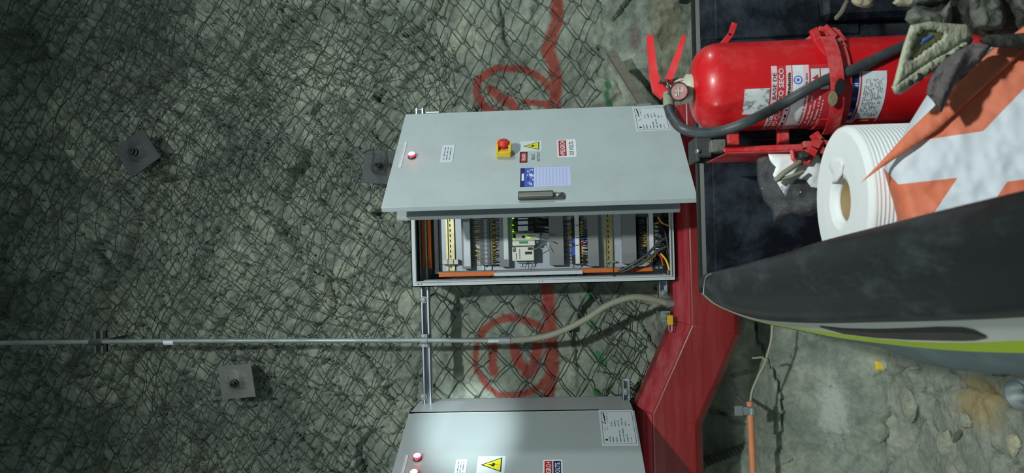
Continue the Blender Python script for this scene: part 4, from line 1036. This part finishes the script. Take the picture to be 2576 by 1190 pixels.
grey = [(1766, 738), (1802, 768), (1890, 804), (2000, 830), (2120, 856), (2210, 873), (2260, 893), (2350, 922), (2450, 936), (2576, 943), (2800, 944)]
N_ = 60
rin = row(inner, ZA-.004, N_); rou = row(outer, ZA-.006, N_)
def loft(rows, mis, mb=None, smooth=True):
    mb = mb or MB(); n = len(rows[0])
    b = len(mb.v)
    for r in rows: mb.v += r
    for i in range(len(rows)-1):
        for k in range(n-1): mb.f.append([b+i*n+k, b+(i+1)*n+k, b+(i+1)*n+k+1, b+i*n+k+1]); mb.m.append(mis[i]); mb.smooth.append(smooth)
    return mb
def down(r, dz, dx=0): return [q+Vector((dx, 0, dz)) for q in r]
mid = lambda a, b, t, dz=0: [p.lerp(q, t)+Vector((0, 0, dz)) for p, q in zip(a, b)]
ro2 = row(oute2, ZA-.035, N_)
rows = [mid(rin, rou, .8, -.5), mid(rin, rou, .8, -.05), down(rin, -.045, .002), down(rin, -.03, .004), down(rin, -.008, .003), mid(rin, rou, .06, .003), mid(rin, rou, .25, .008), mid(rin, rou, .5, .010), mid(rin, rou, .75, .006), mid(rin, rou, .92, 0), rou, mid(rou, ro2, .5, .004), ro2, mid(ro2, ro2, 0, -.012)]
mb = loft(rows, [0]*(len(rows)-1))
e = [r[0] for r in rows]; mb.add(e, [tuple(range(len(e)))], 0)
part('bed_rail', mb, M['railm'], PT, 'thick black plastic bed rail cap, dusty')
rw = row(white, ZA-.085, N_); rn = row(neon, ZA-.13, N_); rg = row(grey, ZA-.19, N_)
r2_ = down(ro2, -.008, .001)
side = [r2_, mid(r2_, rw, .35, -.004), mid(r2_, rw, .7, -.003), rw]
part('side_panel', loft(side, [0, 0, 0]), M['body'], PT, 'white painted truck side')
part('reflective_stripe', loft([rw, mid(rw, rn, .5), rn], [0, 0]), M['neon'], PT, 'bright yellow green tape stripe')
part('lower_trim', loft([rn, mid(rn, rg, .5, .004), rg, down(rg, -.45, .03)], [0, 0, 0]), M['greytrim'], PT, 'grey lower side trim')
# dark decal on the white side
def onside(px, py):
    r = ray(px, py); best = None
    for i in range(len(side)-1):
        for k in range(N_-1):
            a_, b_, c_, d_ = side[i][k], side[i+1][k], side[i+1][k+1], side[i][k+1]
            from mathutils.geometry import intersect_ray_tri
            h = intersect_ray_tri(a_, b_, c_, r, CAM, True) or intersect_ray_tri(a_, c_, d_, r, CAM, True)
            if h and (best is None or (h-CAM).length < best): best = (h-CAM).length; hit = h
    return hit-r*.004 if best else None
top = [(2062, 820), (2120, 826), (2200, 828), (2280, 826), (2360, 823), (2420, 824), (2450, 830), (2480, 845)]
bot = [(2064, 824), (2120, 840), (2200, 850), (2280, 855), (2360, 857), (2420, 858), (2450, 857), (2482, 851)]
A = [onside(*q) for q in top]; B = [onside(*q) for q in bot]
ok = [i for i in range(len(top)) if A[i] and B[i]]
mb = MB()
if len(ok) > 2:
    A = [A[i] for i in ok]; B = [B[i] for i in ok]; Mi = [a_.lerp(b_, .4)-ray(2250, 840)*.002 for a_, b_ in zip(A, B)]
    loft([A, Mi, B], [1, 0], mb); part('side_decal', mb, [M['decal'], M['ink']], PT, 'long dark tapering decal')
mb = MB(); c = [onZ(*q, ZA+.006) for q in ((1788, 689), (1777, 696), (1772, 712), (1770, 738))]; mb.tube(spline(c, 5), .0016, 6); part('edge_trim', mb, M['zinc'], PT, 'thin bright trim line at the rail end')

# ------------------------------------------------------------------ fire extinguisher
YE = 1.64; RE = .0905
ec = onY(1900, 216, YE); EX = ec.x
zt = onY(1737, 215, YE).z; zb_ = ZBED-.004
EXT = thing('fire_extinguisher', (EX, YE, zb_), 'large red dry powder fire extinguisher strapped upright inside the truck bed', 'fire extinguisher')
prof = [(.0, 0), (.078, 0), (.088, .012), (RE, .03)]
Hc = zt-zb_; dome = .056
prof += [(RE, Hc-dome)]
for k in range(1, 9): a = math.radians(90*k/9); prof.append((RE*math.cos(a)**.55 if k < 8 else .03, Hc-dome+dome*math.sin(a)))
prof[-1] = (.027, Hc-.001); prof.append((.020, Hc+.006)); prof.append((0, Hc+.006))
mb = MB(); mb.lathe((EX, YE, zb_), (0, 0, 1), prof, 56); part('cylinder', mb, M['ext'], EXT)
EF = Fr((EX, YE, 0))
def on_cyl(u, v, w):     # u = arc length (0 faces the viewer), v = height
    a = u/RE; return Vector((EX+math.sin(a)*(RE+w), YE-math.cos(a)*(RE+w), v))
def cyl_hit(px, py):
    r = ray(px, py); O = CAM; a = r.x**2+r.y**2; b = 2*((O.x-EX)*r.x+(O.y-YE)*r.y); c_ = (O.x-EX)**2+(O.y-YE)**2-RE**2; d = b*b-4*a*c_
    t = (-b-math.sqrt(max(d, 0)))/(2*a); q = O+r*t; return math.atan2(q.x-EX, -(q.y-YE))*RE, q.z
def patch(mb, u0, u1, v0, v1, w, mi, n=14):
    vs = [on_cyl(u0+(u1-u0)*i/n, v, w) for v in (v0, v1) for i in range(n+1)]
    mb.add(vs, [(i, i+1, n+2+i, n+1+i) for i in range(n)], mi, True)
# main label: wide red panel with printed bands
ul, _ = cyl_hit(1990, 328); ur, _ = cyl_hit(1985, 165); _, vt_ = cyl_hit(1938, 240); _, vb_ = cyl_hit(2085, 215)
mb = MB(); H_ = vt_-vb_; patch(mb, ul, ur, vb_-.03, vt_, .0006, 1, 24)
def bandv(a0, a1, mi, m0=0, m1=1): patch(mb, ul+(ur-ul)*m0, ul+(ur-ul)*m1, vt_-H_*a1, vt_-H_*a0, .0009, mi)
def bars_c(u0, u1, v, hgt, mi, seed, dens=.75):
    rd = random.Random(seed); u = u0
    while u < u1-.002:
        l = rd.uniform(.002, .005)
        if rd.random() < dens: patch(mb, u, min(u+l*.8, u1), v, v+hgt*rd.uniform(.7, 1), .0013, mi, 1)
        u += l
Wd = ur-ul
bandv(.01, .11, 4); mb.text(None, ul+Wd*.12, ul+Wd*.92, vt_-H_*.095, vt_-H_*.03, .0013, 'EXTINTOR A BASE DE', 0, 0, on_cyl)
mb.text(None, ul+Wd*.03, ul+Wd*.97, vt_-H_*.24, vt_-H_*.135, .0013, 'POLVO QUIMICO SECO', 2, 0, on_cyl)
bandv(.265, .36, 4); bars_c(ul+Wd*.05, ul+Wd*.92, vt_-H_*.34, H_*.05, 0, 3)
bandv(.375, .56, 2); bandv(.56, .66, 4); bars_c(ul+Wd*.1, ul+Wd*.9, vt_-H_*.63, H_*.04, 3, 4)
# round blue seal, small triangle
cu, cv = ul+Wd*.83, vt_-H_*.465
for (r_, mi, w) in ((.0085, 5, .0012), (.0062, 2, .0014), (.0032, 5, .0016)):
    n = 20; vs = [on_cyl(cu, cv, w)]+[on_cyl(cu+r_*math.cos(2*math.pi*i/n), cv+r_*math.sin(2*math.pi*i/n), w) for i in range(n)]; mb.add(vs, [(0, 1+i, 1+(i+1) % n) for i in range(n)], mi)
tu, tv = ul+Wd*.17, vt_-H_*.50
mb.add([on_cyl(tu-.009, tv-.006, .0012), on_cyl(tu+.009, tv-.006, .0012), on_cyl(tu, tv+.009, .0012)], [(0, 1, 2)], 3); mb.add([on_cyl(tu-.006, tv-.004, .0014), on_cyl(tu+.006, tv-.004, .0014), on_cyl(tu, tv+.006, .0014)], [(0, 1, 2)], 2)
for k in range(2):   # pictogram squares
    v1_ = vt_-H_*(.69+.17*k); patch(mb, ul+Wd*.72, ul+Wd*.95, v1_-H_*.15, v1_, .0011, 2, 6)
    c_u, c_v = ul+Wd*.83, v1_-H_*.075; mb.add([on_cyl(c_u-.004, c_v-.007, .0014), on_cyl(c_u+.010, c_v-.005, .0014), on_cyl(c_u+.002, c_v+.007, .0014)], [(0, 1, 2)], 1); bars_c(c_u-.012, c_u-.004, c_v-.008, .012, 3, 60+k)
    bars_c(ul+Wd*.04, ul+Wd*.66, vt_-H_*(.74+.14*k), H_*.035, 4, 40+k); bars_c(ul+Wd*.04, ul+Wd*.60, vt_-H_*(.80+.14*k), H_*.03, 4, 44+k)
part('front_label', mb, [M['ink'], M['lblred'], M['lblwhite'], M['inkgrey'], M['lblpink'], M['stblue2']], EXT, 'red and white printed label, POLVO QUIMICO SECO')
a_, b_ = cyl_hit(1866, 288); c_, d_ = cyl_hit(1932, 222); mb = MB(); patch(mb, a_, c_, d_-.004, b_+.0, .0008, 0); part('small_label', mb, M['lbldirty'], EXT, 'scuffed white sticker with a rust stain')
ul, vtt = cyl_hit(2165, 300); ur, _ = cyl_hit(2165, 180); _, vbb = cyl_hit(2228, 230); _, vtt = cyl_hit(2130, 230)
mb = MB(); patch(mb, ul-.012, ur, vbb, vtt, .0007, 0, 20); H_ = vtt-vbb; Wd = ur-ul
patch(mb, ul+Wd*.52, ur, vtt-H_*.30, vtt, .0010, 1, 8); patch(mb, ul, ul+Wd*.49, vtt-H_*.30, vtt, .001, 1, 8); patch(mb, ul, ur-.001, vtt-H_*.37, vtt-H_*.33, .0011, 4, 10)
for k in range(12): 
    u_ = ul+Wd*random.uniform(0, .9); patch(mb, u_, u_+Wd*.07, vtt-H_*random.uniform(.16, .3), vtt-H_*random.uniform(.02, .12), .0012, 0 if k % 3 == 0 else 2, 2)
for k in range(11): bars_c(ul+Wd*.10, ul+Wd*.86, vtt-H_*(.45+.045*k), H_*.02, 5, 80+k, .6)
patch(mb, ul-.014, ul+Wd*.04, vbb+H_*.05, vtt-H_*.42, .0011, 3, 5); patch(mb, ul-.006, ul, vbb+H_*.2, vbb+H_*.45, .0013, 6, 3)
part('rear_label', mb, [M['lblwhite'], M['stblue'], M['stblue2'], M['stred'], M['lblred'], M['inkgrey'], M['ferrule']], EXT, 'blue and white instruction label')
# valve, gauge, levers
zv = zt
mb = MB(); mb.lathe((EX, YE, zv-.004), (0, 0, 1), [(.03, 0), (.03, .014), (.022, .018), (.02, .05), (0, .05)], 20); 
vb0 = onY(1682, 228, YE); mb.box(Fr((EX, YE, zv)), -.016, .016, .03, .062, -.016, .016, 0, .004); part('valve_body', mb, M['valve'], EXT)
g = onY(1708, 231, YE-.05); nrm = (CAM-g).normalized(); gx_ = Vector((nrm.x*.5, -1, .2)).normalized()
mb = MB(); mb.lathe(g, gx_, [(.012, -.03), (.012, -.006), (.0195, -.006), (.0195, .006), (.017, .009)], 24, 0); mb.lathe(g, gx_, [(.017, .006), (0, .0065)], 24, 1)
gf = Fr(g, Vector((0, 0, 1)).cross(gx_)*-1, (0, 0, 1)); gf = Fr(g, (gx_.y*-1, gx_.x, 0), Vector((0, 0, 1))); sgn = 1 if gf.W.dot(gx_) > 0 else -1
for (du, dv, hu, hv) in ((0, .002, .009, .0014), (.001, 0, .0014, .010), (-.006, .007, .003, .002), (.006, -.006, .003, .002)): mb.box(gf, du-hu, du+hu, dv-hv, dv+hv, sgn*.0065, sgn*.0078, 2)
part('pressure_gauge', mb, [M['handledark'], M['glass'], M['valve']], EXT, 'round dusty pressure gauge')
def lever(pix, ws, Y, th, name, label):
    pts = [onY(x, y, Y) for x, y in pix]; mb = MB(); n = len(pts); L = []; Rr = []
    for i, p in enumerate(pts):
        t = (pts[min(i+1, n-1)]-pts[max(i-1, 0)]).normalized(); s = Vector((0, 1, 0)).cross(t).normalized()*ws[i]; L.append(p+s); Rr.append(p-s)
    poly = L+Rr[::-1]; fr0 = Fr((0, 0, 0), (1, 0, 0), (0, 0, 1)); mb.prism(Fr((0, Y, 0)), [(q.x, q.z) for q in poly], -th, th); return part(name, mb, M['lever'], EXT, label)
lever([(1672, 240), (1655, 225), (1644, 190), (1640, 150), (1634, 92)], [.010, .011, .008, .007, .0055], YE-.012, .012, 'upper_lever', 'red squeeze lever')
lever([(1676, 213), (1692, 175), (1706, 135), (1720, 92)], [.008, .007, .006, .0035], YE-.012, .010, 'carry_handle', 'red carry handle')
mb = MB(); mb.lathe(onY(1660, 206, YE-.03), (0, -1, 0), [(.003, -.03), (.003, .006), (0, .006)], 8); mb.tube(spline([onY(1672, 198, YE-.03), onY(1680, 210, YE-.04), onY(1684, 232, YE-.035), onY(1676, 242, YE-.03)], 4), .0028, 6); mb.tube([onY(1672, 206, YE-.03), onY(1706, 197, YE-.03), onY(1688, 202, YE-.03)], .0014, 5); part('safety_pin', mb, M['handledark'], EXT)
# hose
hp = [(1681, 238, YE-.02), (1682, 262, YE-.03), (1690, 292, YE-.05), (1715, 322, YE-.08), (1760, 334, YE-.09), (1820, 328, YE-.10), (1890, 302, YE-.115), (1960, 266, YE-.125), (2030, 226, YE-.118), (2080, 200, YE-.106), (2140, 178, YE-.105), (2200, 150, YE-.10), (2270, 118, YE-.085), (2340, 92, YE-.07)]
def hosept(x, y, Y):
    q = onY(x, y, Y)
    if 1930 <= x <= 2310:
        for _ in range(4): dx = q.x-EX; Y = YE-math.sqrt(max((RE+.0118)**2-dx*dx, .001)); q = onY(x, y, Y)
    return q
pts = spline([hosept(*q) for q in hp], 6); mb = MB(); mb.tube(pts, .0106, 14); part('hose', mb, M['hose'], EXT, 'black rubber discharge hose')
mb = MB(); mb.tube([onY(1681, 236, YE-.02), onY(1683, 270, YE-.033)], .0118, 14); part('hose_fitting', mb, M['flex'], EXT)

# bracket holding it
BR = thing('extinguisher_bracket', (EX-.1, YT-.02, ZBED), 'red steel extinguisher bracket with band clamp, fixed to the tailgate beside the paper roll', 'bracket')
def strap(zc, hh, r, a0, a1, off, mt='brk', tilt=0, name='band'):
    mb = MB(); n = 40; vs = []
    for i in range(n+1):
        a = math.radians(a0+(a1-a0)*i/n); z = zc+tilt*math.sin(a)
        for (rr, dz) in ((r, -hh/2), (r+.003, -hh/2-.0), (r+.003, hh/2), (r, hh/2)): vs.append(Vector((EX+math.sin(a)*rr, YE-math.cos(a)*rr, z+dz)))
    fs = [(i*4+k, i*4+(k+1) % 4, (i+1)*4+(k+1) % 4, (i+1)*4+k) for i in range(n) for k in range(4)]+[(0, 1, 2, 3), tuple(n*4+k for k in (3, 2, 1, 0))]
    mb.add(vs, fs); return part(name, mb, M[mt], BR)
_, zs = cyl_hit(2092, 215); 
strap(zs, .026, RE+.0245, -72, 40, 0, tilt=.010); strap(zs-.024, .022, RE+.006, -75, 50, 0, tilt=.006); strap(zs-.003, .030, RE+.002, 55, 300, 0, name='rear_band')
mb = MB(); q = onY(2112, 218, YE-RE-.0300); fr = Fr(q, (.9, -.35, 0)); mb.prism(fr, [(math.cos(t)*.017, math.sin(t)*.009) for t in np.linspace(0, 6.283, 14)[:-1]], .0, .003, 0); mb.prism(fr, [(-.022+math.cos(t)*.014, .012+math.sin(t)*.008) for t in np.linspace(0, 6.283, 10)[:-1]], .0, .008, 1)
part('latch_slot', mb, [M['dark'], M['chock_in']], BR, 'dark oval latch slot with muddy bolt')
# toggle latch at the right edge of the cylinder
def bar(name, pix, Y, w, th, mt='brk', lab=None):
    pts = [onY(x, y, (Y[i] if isinstance(Y, (list, tuple)) else Y)) for i, (x, y) in enumerate(pix)]; mb = MB()
    for a, b in zip(pts[:-1], pts[1:]):
        t = (b-a).normalized(); s = t.cross(Vector((0, 1, 0))).normalized(); fr = Fr(a, t, s); mb.box(fr, -.002, (b-a).length+.002, -w/2, w/2, -th/2, th/2, 0, .001)
    return part(name, mb, M[mt], BR, lab)
bar('latch_arm', [(2046, 76), (2058, 102), (2080, 136)], YE-.075, .015, .012); bar('latch_plate', [(2058, 80), (2098, 84), (2116, 108)], YE-.05, .018, .02); bar('latch_plate', [(2076, 68), (2100, 92)], YE-.065, .010, .01); bar('latch_link', [(2112, 98), (2124, 118), (2116, 138)], YE-.075, .007, .012)
bar('latch_hook', [(2086, 110), (2106, 112), (2104, 140)], YE-.085, .014, .01, 'ext')
bar('latch_pin', [(2084, 96), (2112, 104)], YE-.085, .006, .006, 'mud'); bar('brace', [(2020, 112), (2052, 88)], YE+.02, .012, .02)
bar('latch_plate', [(2048, 338), (2058, 352), (2046, 372), (2038, 392)], YE-.06, .018, .012); bar('latch_link', [(2064, 352), (2076, 368), (2062, 382)], YE-.05, .012, .014); bar('latch_hook', [(2032, 378), (2066, 380)], YE-.03, .008, .03)
bar('upper_wing', [(1818, 112), (1838, 88), (1848, 60)], YE+.06, .013, .004, lab='red flat tab sticking out beside the cylinder')
# back frame
YB = YE+.02
def fbx(name, x0, x1, y0, y1, Ya, Yb, mt='brk', bev=.002, lab=None):
    a = onY(x0, y1, Ya); b = onY(x1, y0, Ya); mb = MB(); fr = Fr((0, Ya, 0)); mb.box(fr, min(a.x, b.x), max(a.x, b.x), min(a.z, b.z), max(a.z, b.z), -(Yb-Ya), 0, 0, bev); return part(name, mb, M[mt], BR, lab)
fbx('side_channel', 1822, 2022, 362, 384, YE-.03, YE-.024); fbx('side_channel', 1826, 2022, 380, 384, YE-.06, YE+.14); fbx('cross_bar', 1832, 1860, 318, 366, YE+.02, YE+.035); fbx('cross_bar', 1958, 1986, 318, 366, YE+.02, YE+.035)
fbx('back_plate', 1830, 2250, 180, 330, YE+.10, YE+.106); fbx('side_channel', 2022, 2300, 345, 372, YE-.0, YE+.14)
mb = MB(); c = [onY(x, y, YE-.06) for x, y in ((1992, 378), (1995, 398), (2004, 410), (2034, 410), (2038, 398), (2036, 385))]; mb.tube(c, .0045, 6, 0, True, True); part('loop_handle', mb, M['brk'], BR, 'red bent loop')
fbx('tab_plate', 1990, 2034, 376, 400, YE-.052, YE-.046)
mb = MB(); q = onY(2022, 391, YE-.07); mb.lathe(q, (0, -1, 0), [(.010, -.02), (.010, 0), (.006, .004), (.006, .012), (0, .012)], 6, 0, False); part('bolt', mb, M['handledark'], BR, 'greasy steel bolt')
fbx('tailgate_clamp', 1756, 1792, 344, 396, YT-.02, YT+.002, 'rust', .004, 'dark steel clamp plate hooked over the tailgate'); fbx('tailgate_clamp', 1752, 1760, 344, 406, YT-.02, YT+.09, 'rust', .002)
fbx('clamp_spacer', 1790, 1826, 350, 382, YT-.05, YT-.0, 'mud'); mb = MB(); q = onY(1756, 381, YT-.02); mb.lathe(q, (0, -1, 0), [(.006, -.01), (.006, .004), (0, .006)], 8); part('bolt', mb, M['chrome'], BR)

# ------------------------------------------------------------------ paper roll
YP = 1.30; top_c = onY(2114, 506, YP); RP = .124; zr = top_c.z
PR = thing('paper_roll', (top_c.x, YP, ZBED-.004), 'big white industrial paper towel roll standing in the truck bed', 'paper roll')
Hp = zr-ZBED+.004; rc = .034
prof = [(rc+.004, 0), (RP-.004, 0), (RP, .004)]; k = 0.006
while k < Hp-.008: prof += [(RP, k), (RP-.0011, k+.003)]; k += .006
prof += [(RP, Hp-.010), (RP-.003, Hp-.004), (RP-.010, Hp), (RP*.62, Hp+.0012), (rc+.014, Hp+.001), (rc+.005, Hp-.003), (rc+.001, Hp-.010), (rc, Hp-.02), (rc, .002)]
mb = MB(); mb.lathe((top_c.x, YP, ZBED-.004), (0, 0, 1), prof, 96, 0, False); part('paper', mb, M['roll'], PR)
mb = MB(); mb.lathe((top_c.x, YP, ZBED-.004), (0, 0, 1), [(rc-.001, .001), (rc-.001, Hp-.012), (rc-.005, Hp-.012), (rc-.005, .001)], 32); part('cardboard_core', mb, M['card'], PR)
mb = pillow([(2093, 462), (2096, 445), (2084, 418), (2092, 398), (2112, 396), (2124, 410), (2118, 440), (2106, 458)], lambda x, y: (onZ(x, y, zr+.0022)-CAM).dot(F_), .0008, None, 8, .0006, 5, 14); part('torn_sheet', mb, M['roll'], PR, 'torn loose ply by the core')

# ------------------------------------------------------------------ plastic bag with tissue
d0 = 1.60
def plastic():
    m = bpy.data.materials.new('clear_film'); m.use_nodes = True; N = m.node_tree; N.nodes.remove(N.nodes['Principled BSDF']); L = N.links.new
    tr = N.nodes.new('ShaderNodeBsdfTransparent'); tr.inputs[0].default_value = (.93, .95, .96, 1); gl = N.nodes.new('ShaderNodeBsdfGlossy'); gl.inputs['Roughness'].default_value = .07
    df = N.nodes.new('ShaderNodeBsdfDiffuse'); df.inputs[0].default_value = (.7, .75, .78, 1); tc = N.nodes.new('ShaderNodeTexCoord')
    vo = N.nodes.new('ShaderNodeTexNoise'); vo.inputs['Scale'].default_value = 42; vo.inputs['Detail'].default_value = 3; L(tc.outputs['Object'], vo.inputs['Vector'])
    bp = N.nodes.new('ShaderNodeBump'); bp.inputs['Strength'].default_value = 1; bp.inputs['Distance'].default_value = .03; L(vo.outputs['Fac'], bp.inputs['Height']); L(bp.outputs[0], gl.inputs['Normal'])
    fr = N.nodes.new('ShaderNodeFresnel'); fr.inputs[0].default_value = 1.6; L(bp.outputs[0], fr.inputs['Normal'])
    a = N.nodes.new('ShaderNodeMixShader'); a.inputs[0].default_value = .08; L(tr.outputs[0], a.inputs[1]); L(df.outputs[0], a.inputs[2])
    b = N.nodes.new('ShaderNodeMixShader'); ml = N.nodes.new('ShaderNodeMath'); ml.operation = 'MULTIPLY'; ml.inputs[1].default_value = .6; L(fr.outputs[0], ml.inputs[0]); L(ml.outputs[0], b.inputs[0]); L(a.outputs[0], b.inputs[1]); L(gl.outputs[0], b.inputs[2]); L(b.outputs[0], N.nodes['Material Output'].inputs[0]); return m
M['film'] = plastic()
mb = pillow([(1903, 395), (1925, 385), (1990, 382), (2040, 400), (2075, 430), (2070, 520), (2040, 545), (1990, 540), (1946, 558), (1942, 530), (1922, 505), (1905, 455)], d0, .03, None, 7, .008, 3, 30)
solo('plastic_bag', mb, M['film'], 'crumpled clear plastic bag lying between the tailgate and the paper roll', 'plastic bag')
mb = pillow([(1932, 386), (2060, 388), (2075, 430), (2065, 475), (2040, 470), (2026, 452), (2004, 450), (1990, 466), (1976, 494), (1956, 462), (1944, 440), (1952, 420), (1938, 408)], d0-.034, .006, None, 8, .004, 8, 20)
solo('tissue_sheet', mb, M['roll'], 'white folded paper sheet inside the clear plastic bag', 'paper')
mb = MB(); mb.tube([P(1950, 455, 1.54), P(1972, 435, 1.535), P(2002, 415, 1.54), P(2012, 408, 1.545)], .0055, 10); mb.tube([P(1958, 452, 1.542), P(1990, 444, 1.535), P(2020, 432, 1.54)], .004, 8); solo('grey_strap', mb, M['flex'], 'loose grey strap end lying on the white sheet in the plastic bag', 'strap')

# ------------------------------------------------------------------ orange and white fabric
def dfab(x, y): return 1.08 - .00020*(x-2240) + .00022*(595-y)*.4
OR = [[(2165, 470), (2214, 424), (2361, 325), (2564, 137), (2700, 30), (2900, 100), (2576, 223), (2473, 330), (2316, 353), (2236, 410)],
      [(2205, 420), (2224, 424), (2260, 464), (2409, 447), (2336, 556), (2250, 575), (2232, 487)], [(2505, 500), (2534, 457), (2600, 448), (2700, 430), (2700, 520)]]
body = [(2270, 345), (2283, 318), (2331, 241), (2400, 180), (2500, 112), (2600, 85), (2790, 60), (2790, 520), (2576, 540), (2440, 560), (2290, 600), (2262, 570), (2246, 505), (2222, 425), (2240, 380)]
def fc2(x, y): return 1 if any(inpoly(p, x, y) for p in OR) else 0
FB = thing('fabric_bundle', P(2500, 400, 1.15), 'bundle of orange and white coated fabric piled in the truck bed over the paper roll', 'fabric')
mb = pillow(body, lambda x, y: dfab(x, y)+.03, .05, fc2, 10, .0022, 4, 55, cuts=OR); part('folded_cloth', mb, [M['whic'], M['oranc']], FB)
flap = [(2163, 462), (2205, 418), (2244, 376), (2285, 330), (2350, 268), (2400, 215), (2503, 119), (2640, 20), (2740, 0), (2576, 128), (2470, 225), (2361, 325), (2290, 374), (2214, 424)]
mb = pillow(flap, lambda x, y: dfab(x, y)-.030, .003, None, 10, .002, 6, 30); part('loose_flap', mb, M['oranc'], FB, 'loose orange strip with a pointed end')

# glove / rag
mb = pillow([(2336, 203), (2330, 236), (2345, 252), (2352, 262), (2368, 284), (2378, 262), (2400, 215), (2430, 190), (2470, 150), (2498, 112), (2450, 108), (2400, 132), (2361, 162)], 1.0, .02, None, 8, .004, 11, 34, None, lambda x, y: .005*math.sin((x+y*.4)/9))
solo('work_glove', mb, M['glove'], 'dirty dark grey leather rag on the orange fabric beside the cream chock', 'glove')

# wheel chocks
def hull(name, pix, d0, d1, mt, root, seed=0, shrink=(0, 0)):
    n = len(pix); mb = MB(); A = [P(x, y, d0(x, y)) for x, y in pix]; cx = sum(p[0] for p in pix)/n; cy = sum(p[1] for p in pix)/n
    B = [P(x+shrink[0], y+shrink[1], d1(x, y)) for x, y in pix]
    mb.add(A+B, [tuple(range(n)), tuple(range(n, 2*n))[::-1]]+[(i, n+i, n+(i+1) % n, (i+1) % n) for i in range(n)], 0); return mb
CK = thing('wheel_chock', P(2340, 150, 1.15), 'dusty cream wedge shaped wheel chock with a brown hollow face and a blue smear', 'wheel chock')
out = [(2243, 224), (2250, 200), (2270, 122), (2290, 63), (2340, 54), (2400, 60), (2432, 62), (2446, 84), (2447, 98), (2400, 122), (2340, 156), (2290, 190), (2255, 222)]
dck = lambda x, y: .985+.0002*(x-2240)
mb = pillow(out, lambda x, y: dck(x, y), .010, None, 7, .0015, 21, 10, None, lambda x, y: .014*inpoly([(2285, 150), (2310, 86), (2330, 70), (2368, 78), (2378, 92), (2340, 120), (2300, 150)], x, y)); part('wedge', mb, M['chock'], CK)
mb = pillow([(2242, 218), (2256, 208), (2290, 182), (2340, 150), (2400, 116), (2444, 90), (2449, 100), (2440, 116), (2400, 146), (2350, 180), (2300, 214), (2266, 238), (2250, 236)], lambda x, y: dck(x, y)+.004, .014, None, 6, .0030, 22, 10); part('tread_edge', mb, M['chock'], CK)
mb = pillow([(2287, 146), (2312, 88), (2332, 74), (2364, 80), (2374, 92), (2338, 116), (2303, 146)], lambda x, y: dck(x, y)-.0005, .002, None, 6, .0015, 23, 12); part('hollow_face', mb, M['chock_in'], CK, 'brown grey sunken face')
mb = pillow([(2315, 108), (2322, 98), (2346, 86), (2350, 90), (2328, 106), (2318, 113)], lambda x, y: dck(x, y)-.003, .001, None, 4, 0, 24, 4); part('paint_smear', mb, M['chalk'], CK, 'blue smear')
mb = MB()
for (x, y, r) in ((2312, 194, .0042), (2290, 208, .003), (2334, 178, .003), (2385, 144, .003), (2416, 124, .003), (2436, 102, .0038), (2358, 164, .0025)):
    q = P(x, y, dck(x, y)-.011); mb.lathe(q, -ray(x, y), [(r*1.3, -.004), (r*1.3, 0), (0, .0)], 10)
part('drain_hole', mb, M['dark'], CK)
CK2 = thing('wheel_chock', P(2420, 30, 1.05), 'dark mud caked wheel chock at the top right corner of the truck load', 'wheel chock')
M['mudd'] = mat('dark_wet_mud', (44, 44, 40), .8, 0, .3, 14, (110, 114, 104), .6, 9, 1, 40, lo=.5, hi=.7)
mb = pillow([(2290, 40), (2300, -20), (2420, -40), (2700, -60), (2700, 80), (2560, 90), (2500, 92), (2450, 86), (2400, 70), (2340, 66)], 1.07, .02, None, 9, .006, 31, 30); part('wedge', mb, M['mudd'], CK2)
for k, (o, dd) in enumerate((([(2276, 50), (2283, 28), (2300, 16), (2330, 26), (2366, 30), (2392, 0), (2396, 40), (2388, 72), (2350, 84), (2310, 66), (2288, 60)], 1.04), ([(2438, -20), (2500, -30), (2524, 10), (2532, 50), (2520, 72), (2480, 78), (2450, 70), (2440, 40)], 1.035), ([(2542, -20), (2620, -20), (2620, 50), (2570, 34), (2550, 16)], 1.0), ([(2294, 6), (2306, -20), (2390, -20), (2372, 6), (2330, 14)], 1.05))):
    mb = pillow(o, dd, .022, None, 7, .008, 51+k*3, 20); part('mud_lump', mb, M['mud'], CK2)
mb = pillow([(2462, 104), (2480, 88), (2560, 84), (2700, 70), (2700, 118), (2560, 124), (2490, 118)], 1.0, .014, None, 8, .004, 32, 16); part('base_bar', mb, M['mudd'], CK2)
# mud lumps
for i, (x, y, w, h, d) in enumerate(((2170, 6, 30, 14, 1.5), (2280, 4, 36, 14, 1.3), (2325, 8, 16, 10, 1.25), (2010, 24, 0, 0, 0))):
    if not w: continue
    o = [(x+w*math.cos(t)*random.uniform(.8, 1.15), y+h*math.sin(t)*random.uniform(.8, 1.15)) for t in np.linspace(0, 6.283, 12)[:-1]]
    mb = pillow(o, d, .02, None, 6, .004, 40+i, 12); solo('mud_clod', mb, M['clayst'], ('pale mud clod at the top edge above the tailgate latch', 'wide grey mud clod at the top beside the dark chock', 'small bright mud clod touching the dark chock')[i], 'mud clod')
mb = MB(); mb.tube(spline([P(2130, 6, 1.72), P(2118, 30, 1.7), P(2100, 50, 1.7)], 4), [.006]*8+[.001], 8); solo('dry_stick', mb, M['wood'], 'short pointed brown stick in front of the black tailgate', 'stick')
print('cab', CW, CH, DW, 'c2', X2, H2, 'ext', EX, zt, 'roll', top_c, 'tail', ZTG, 'duct', J)
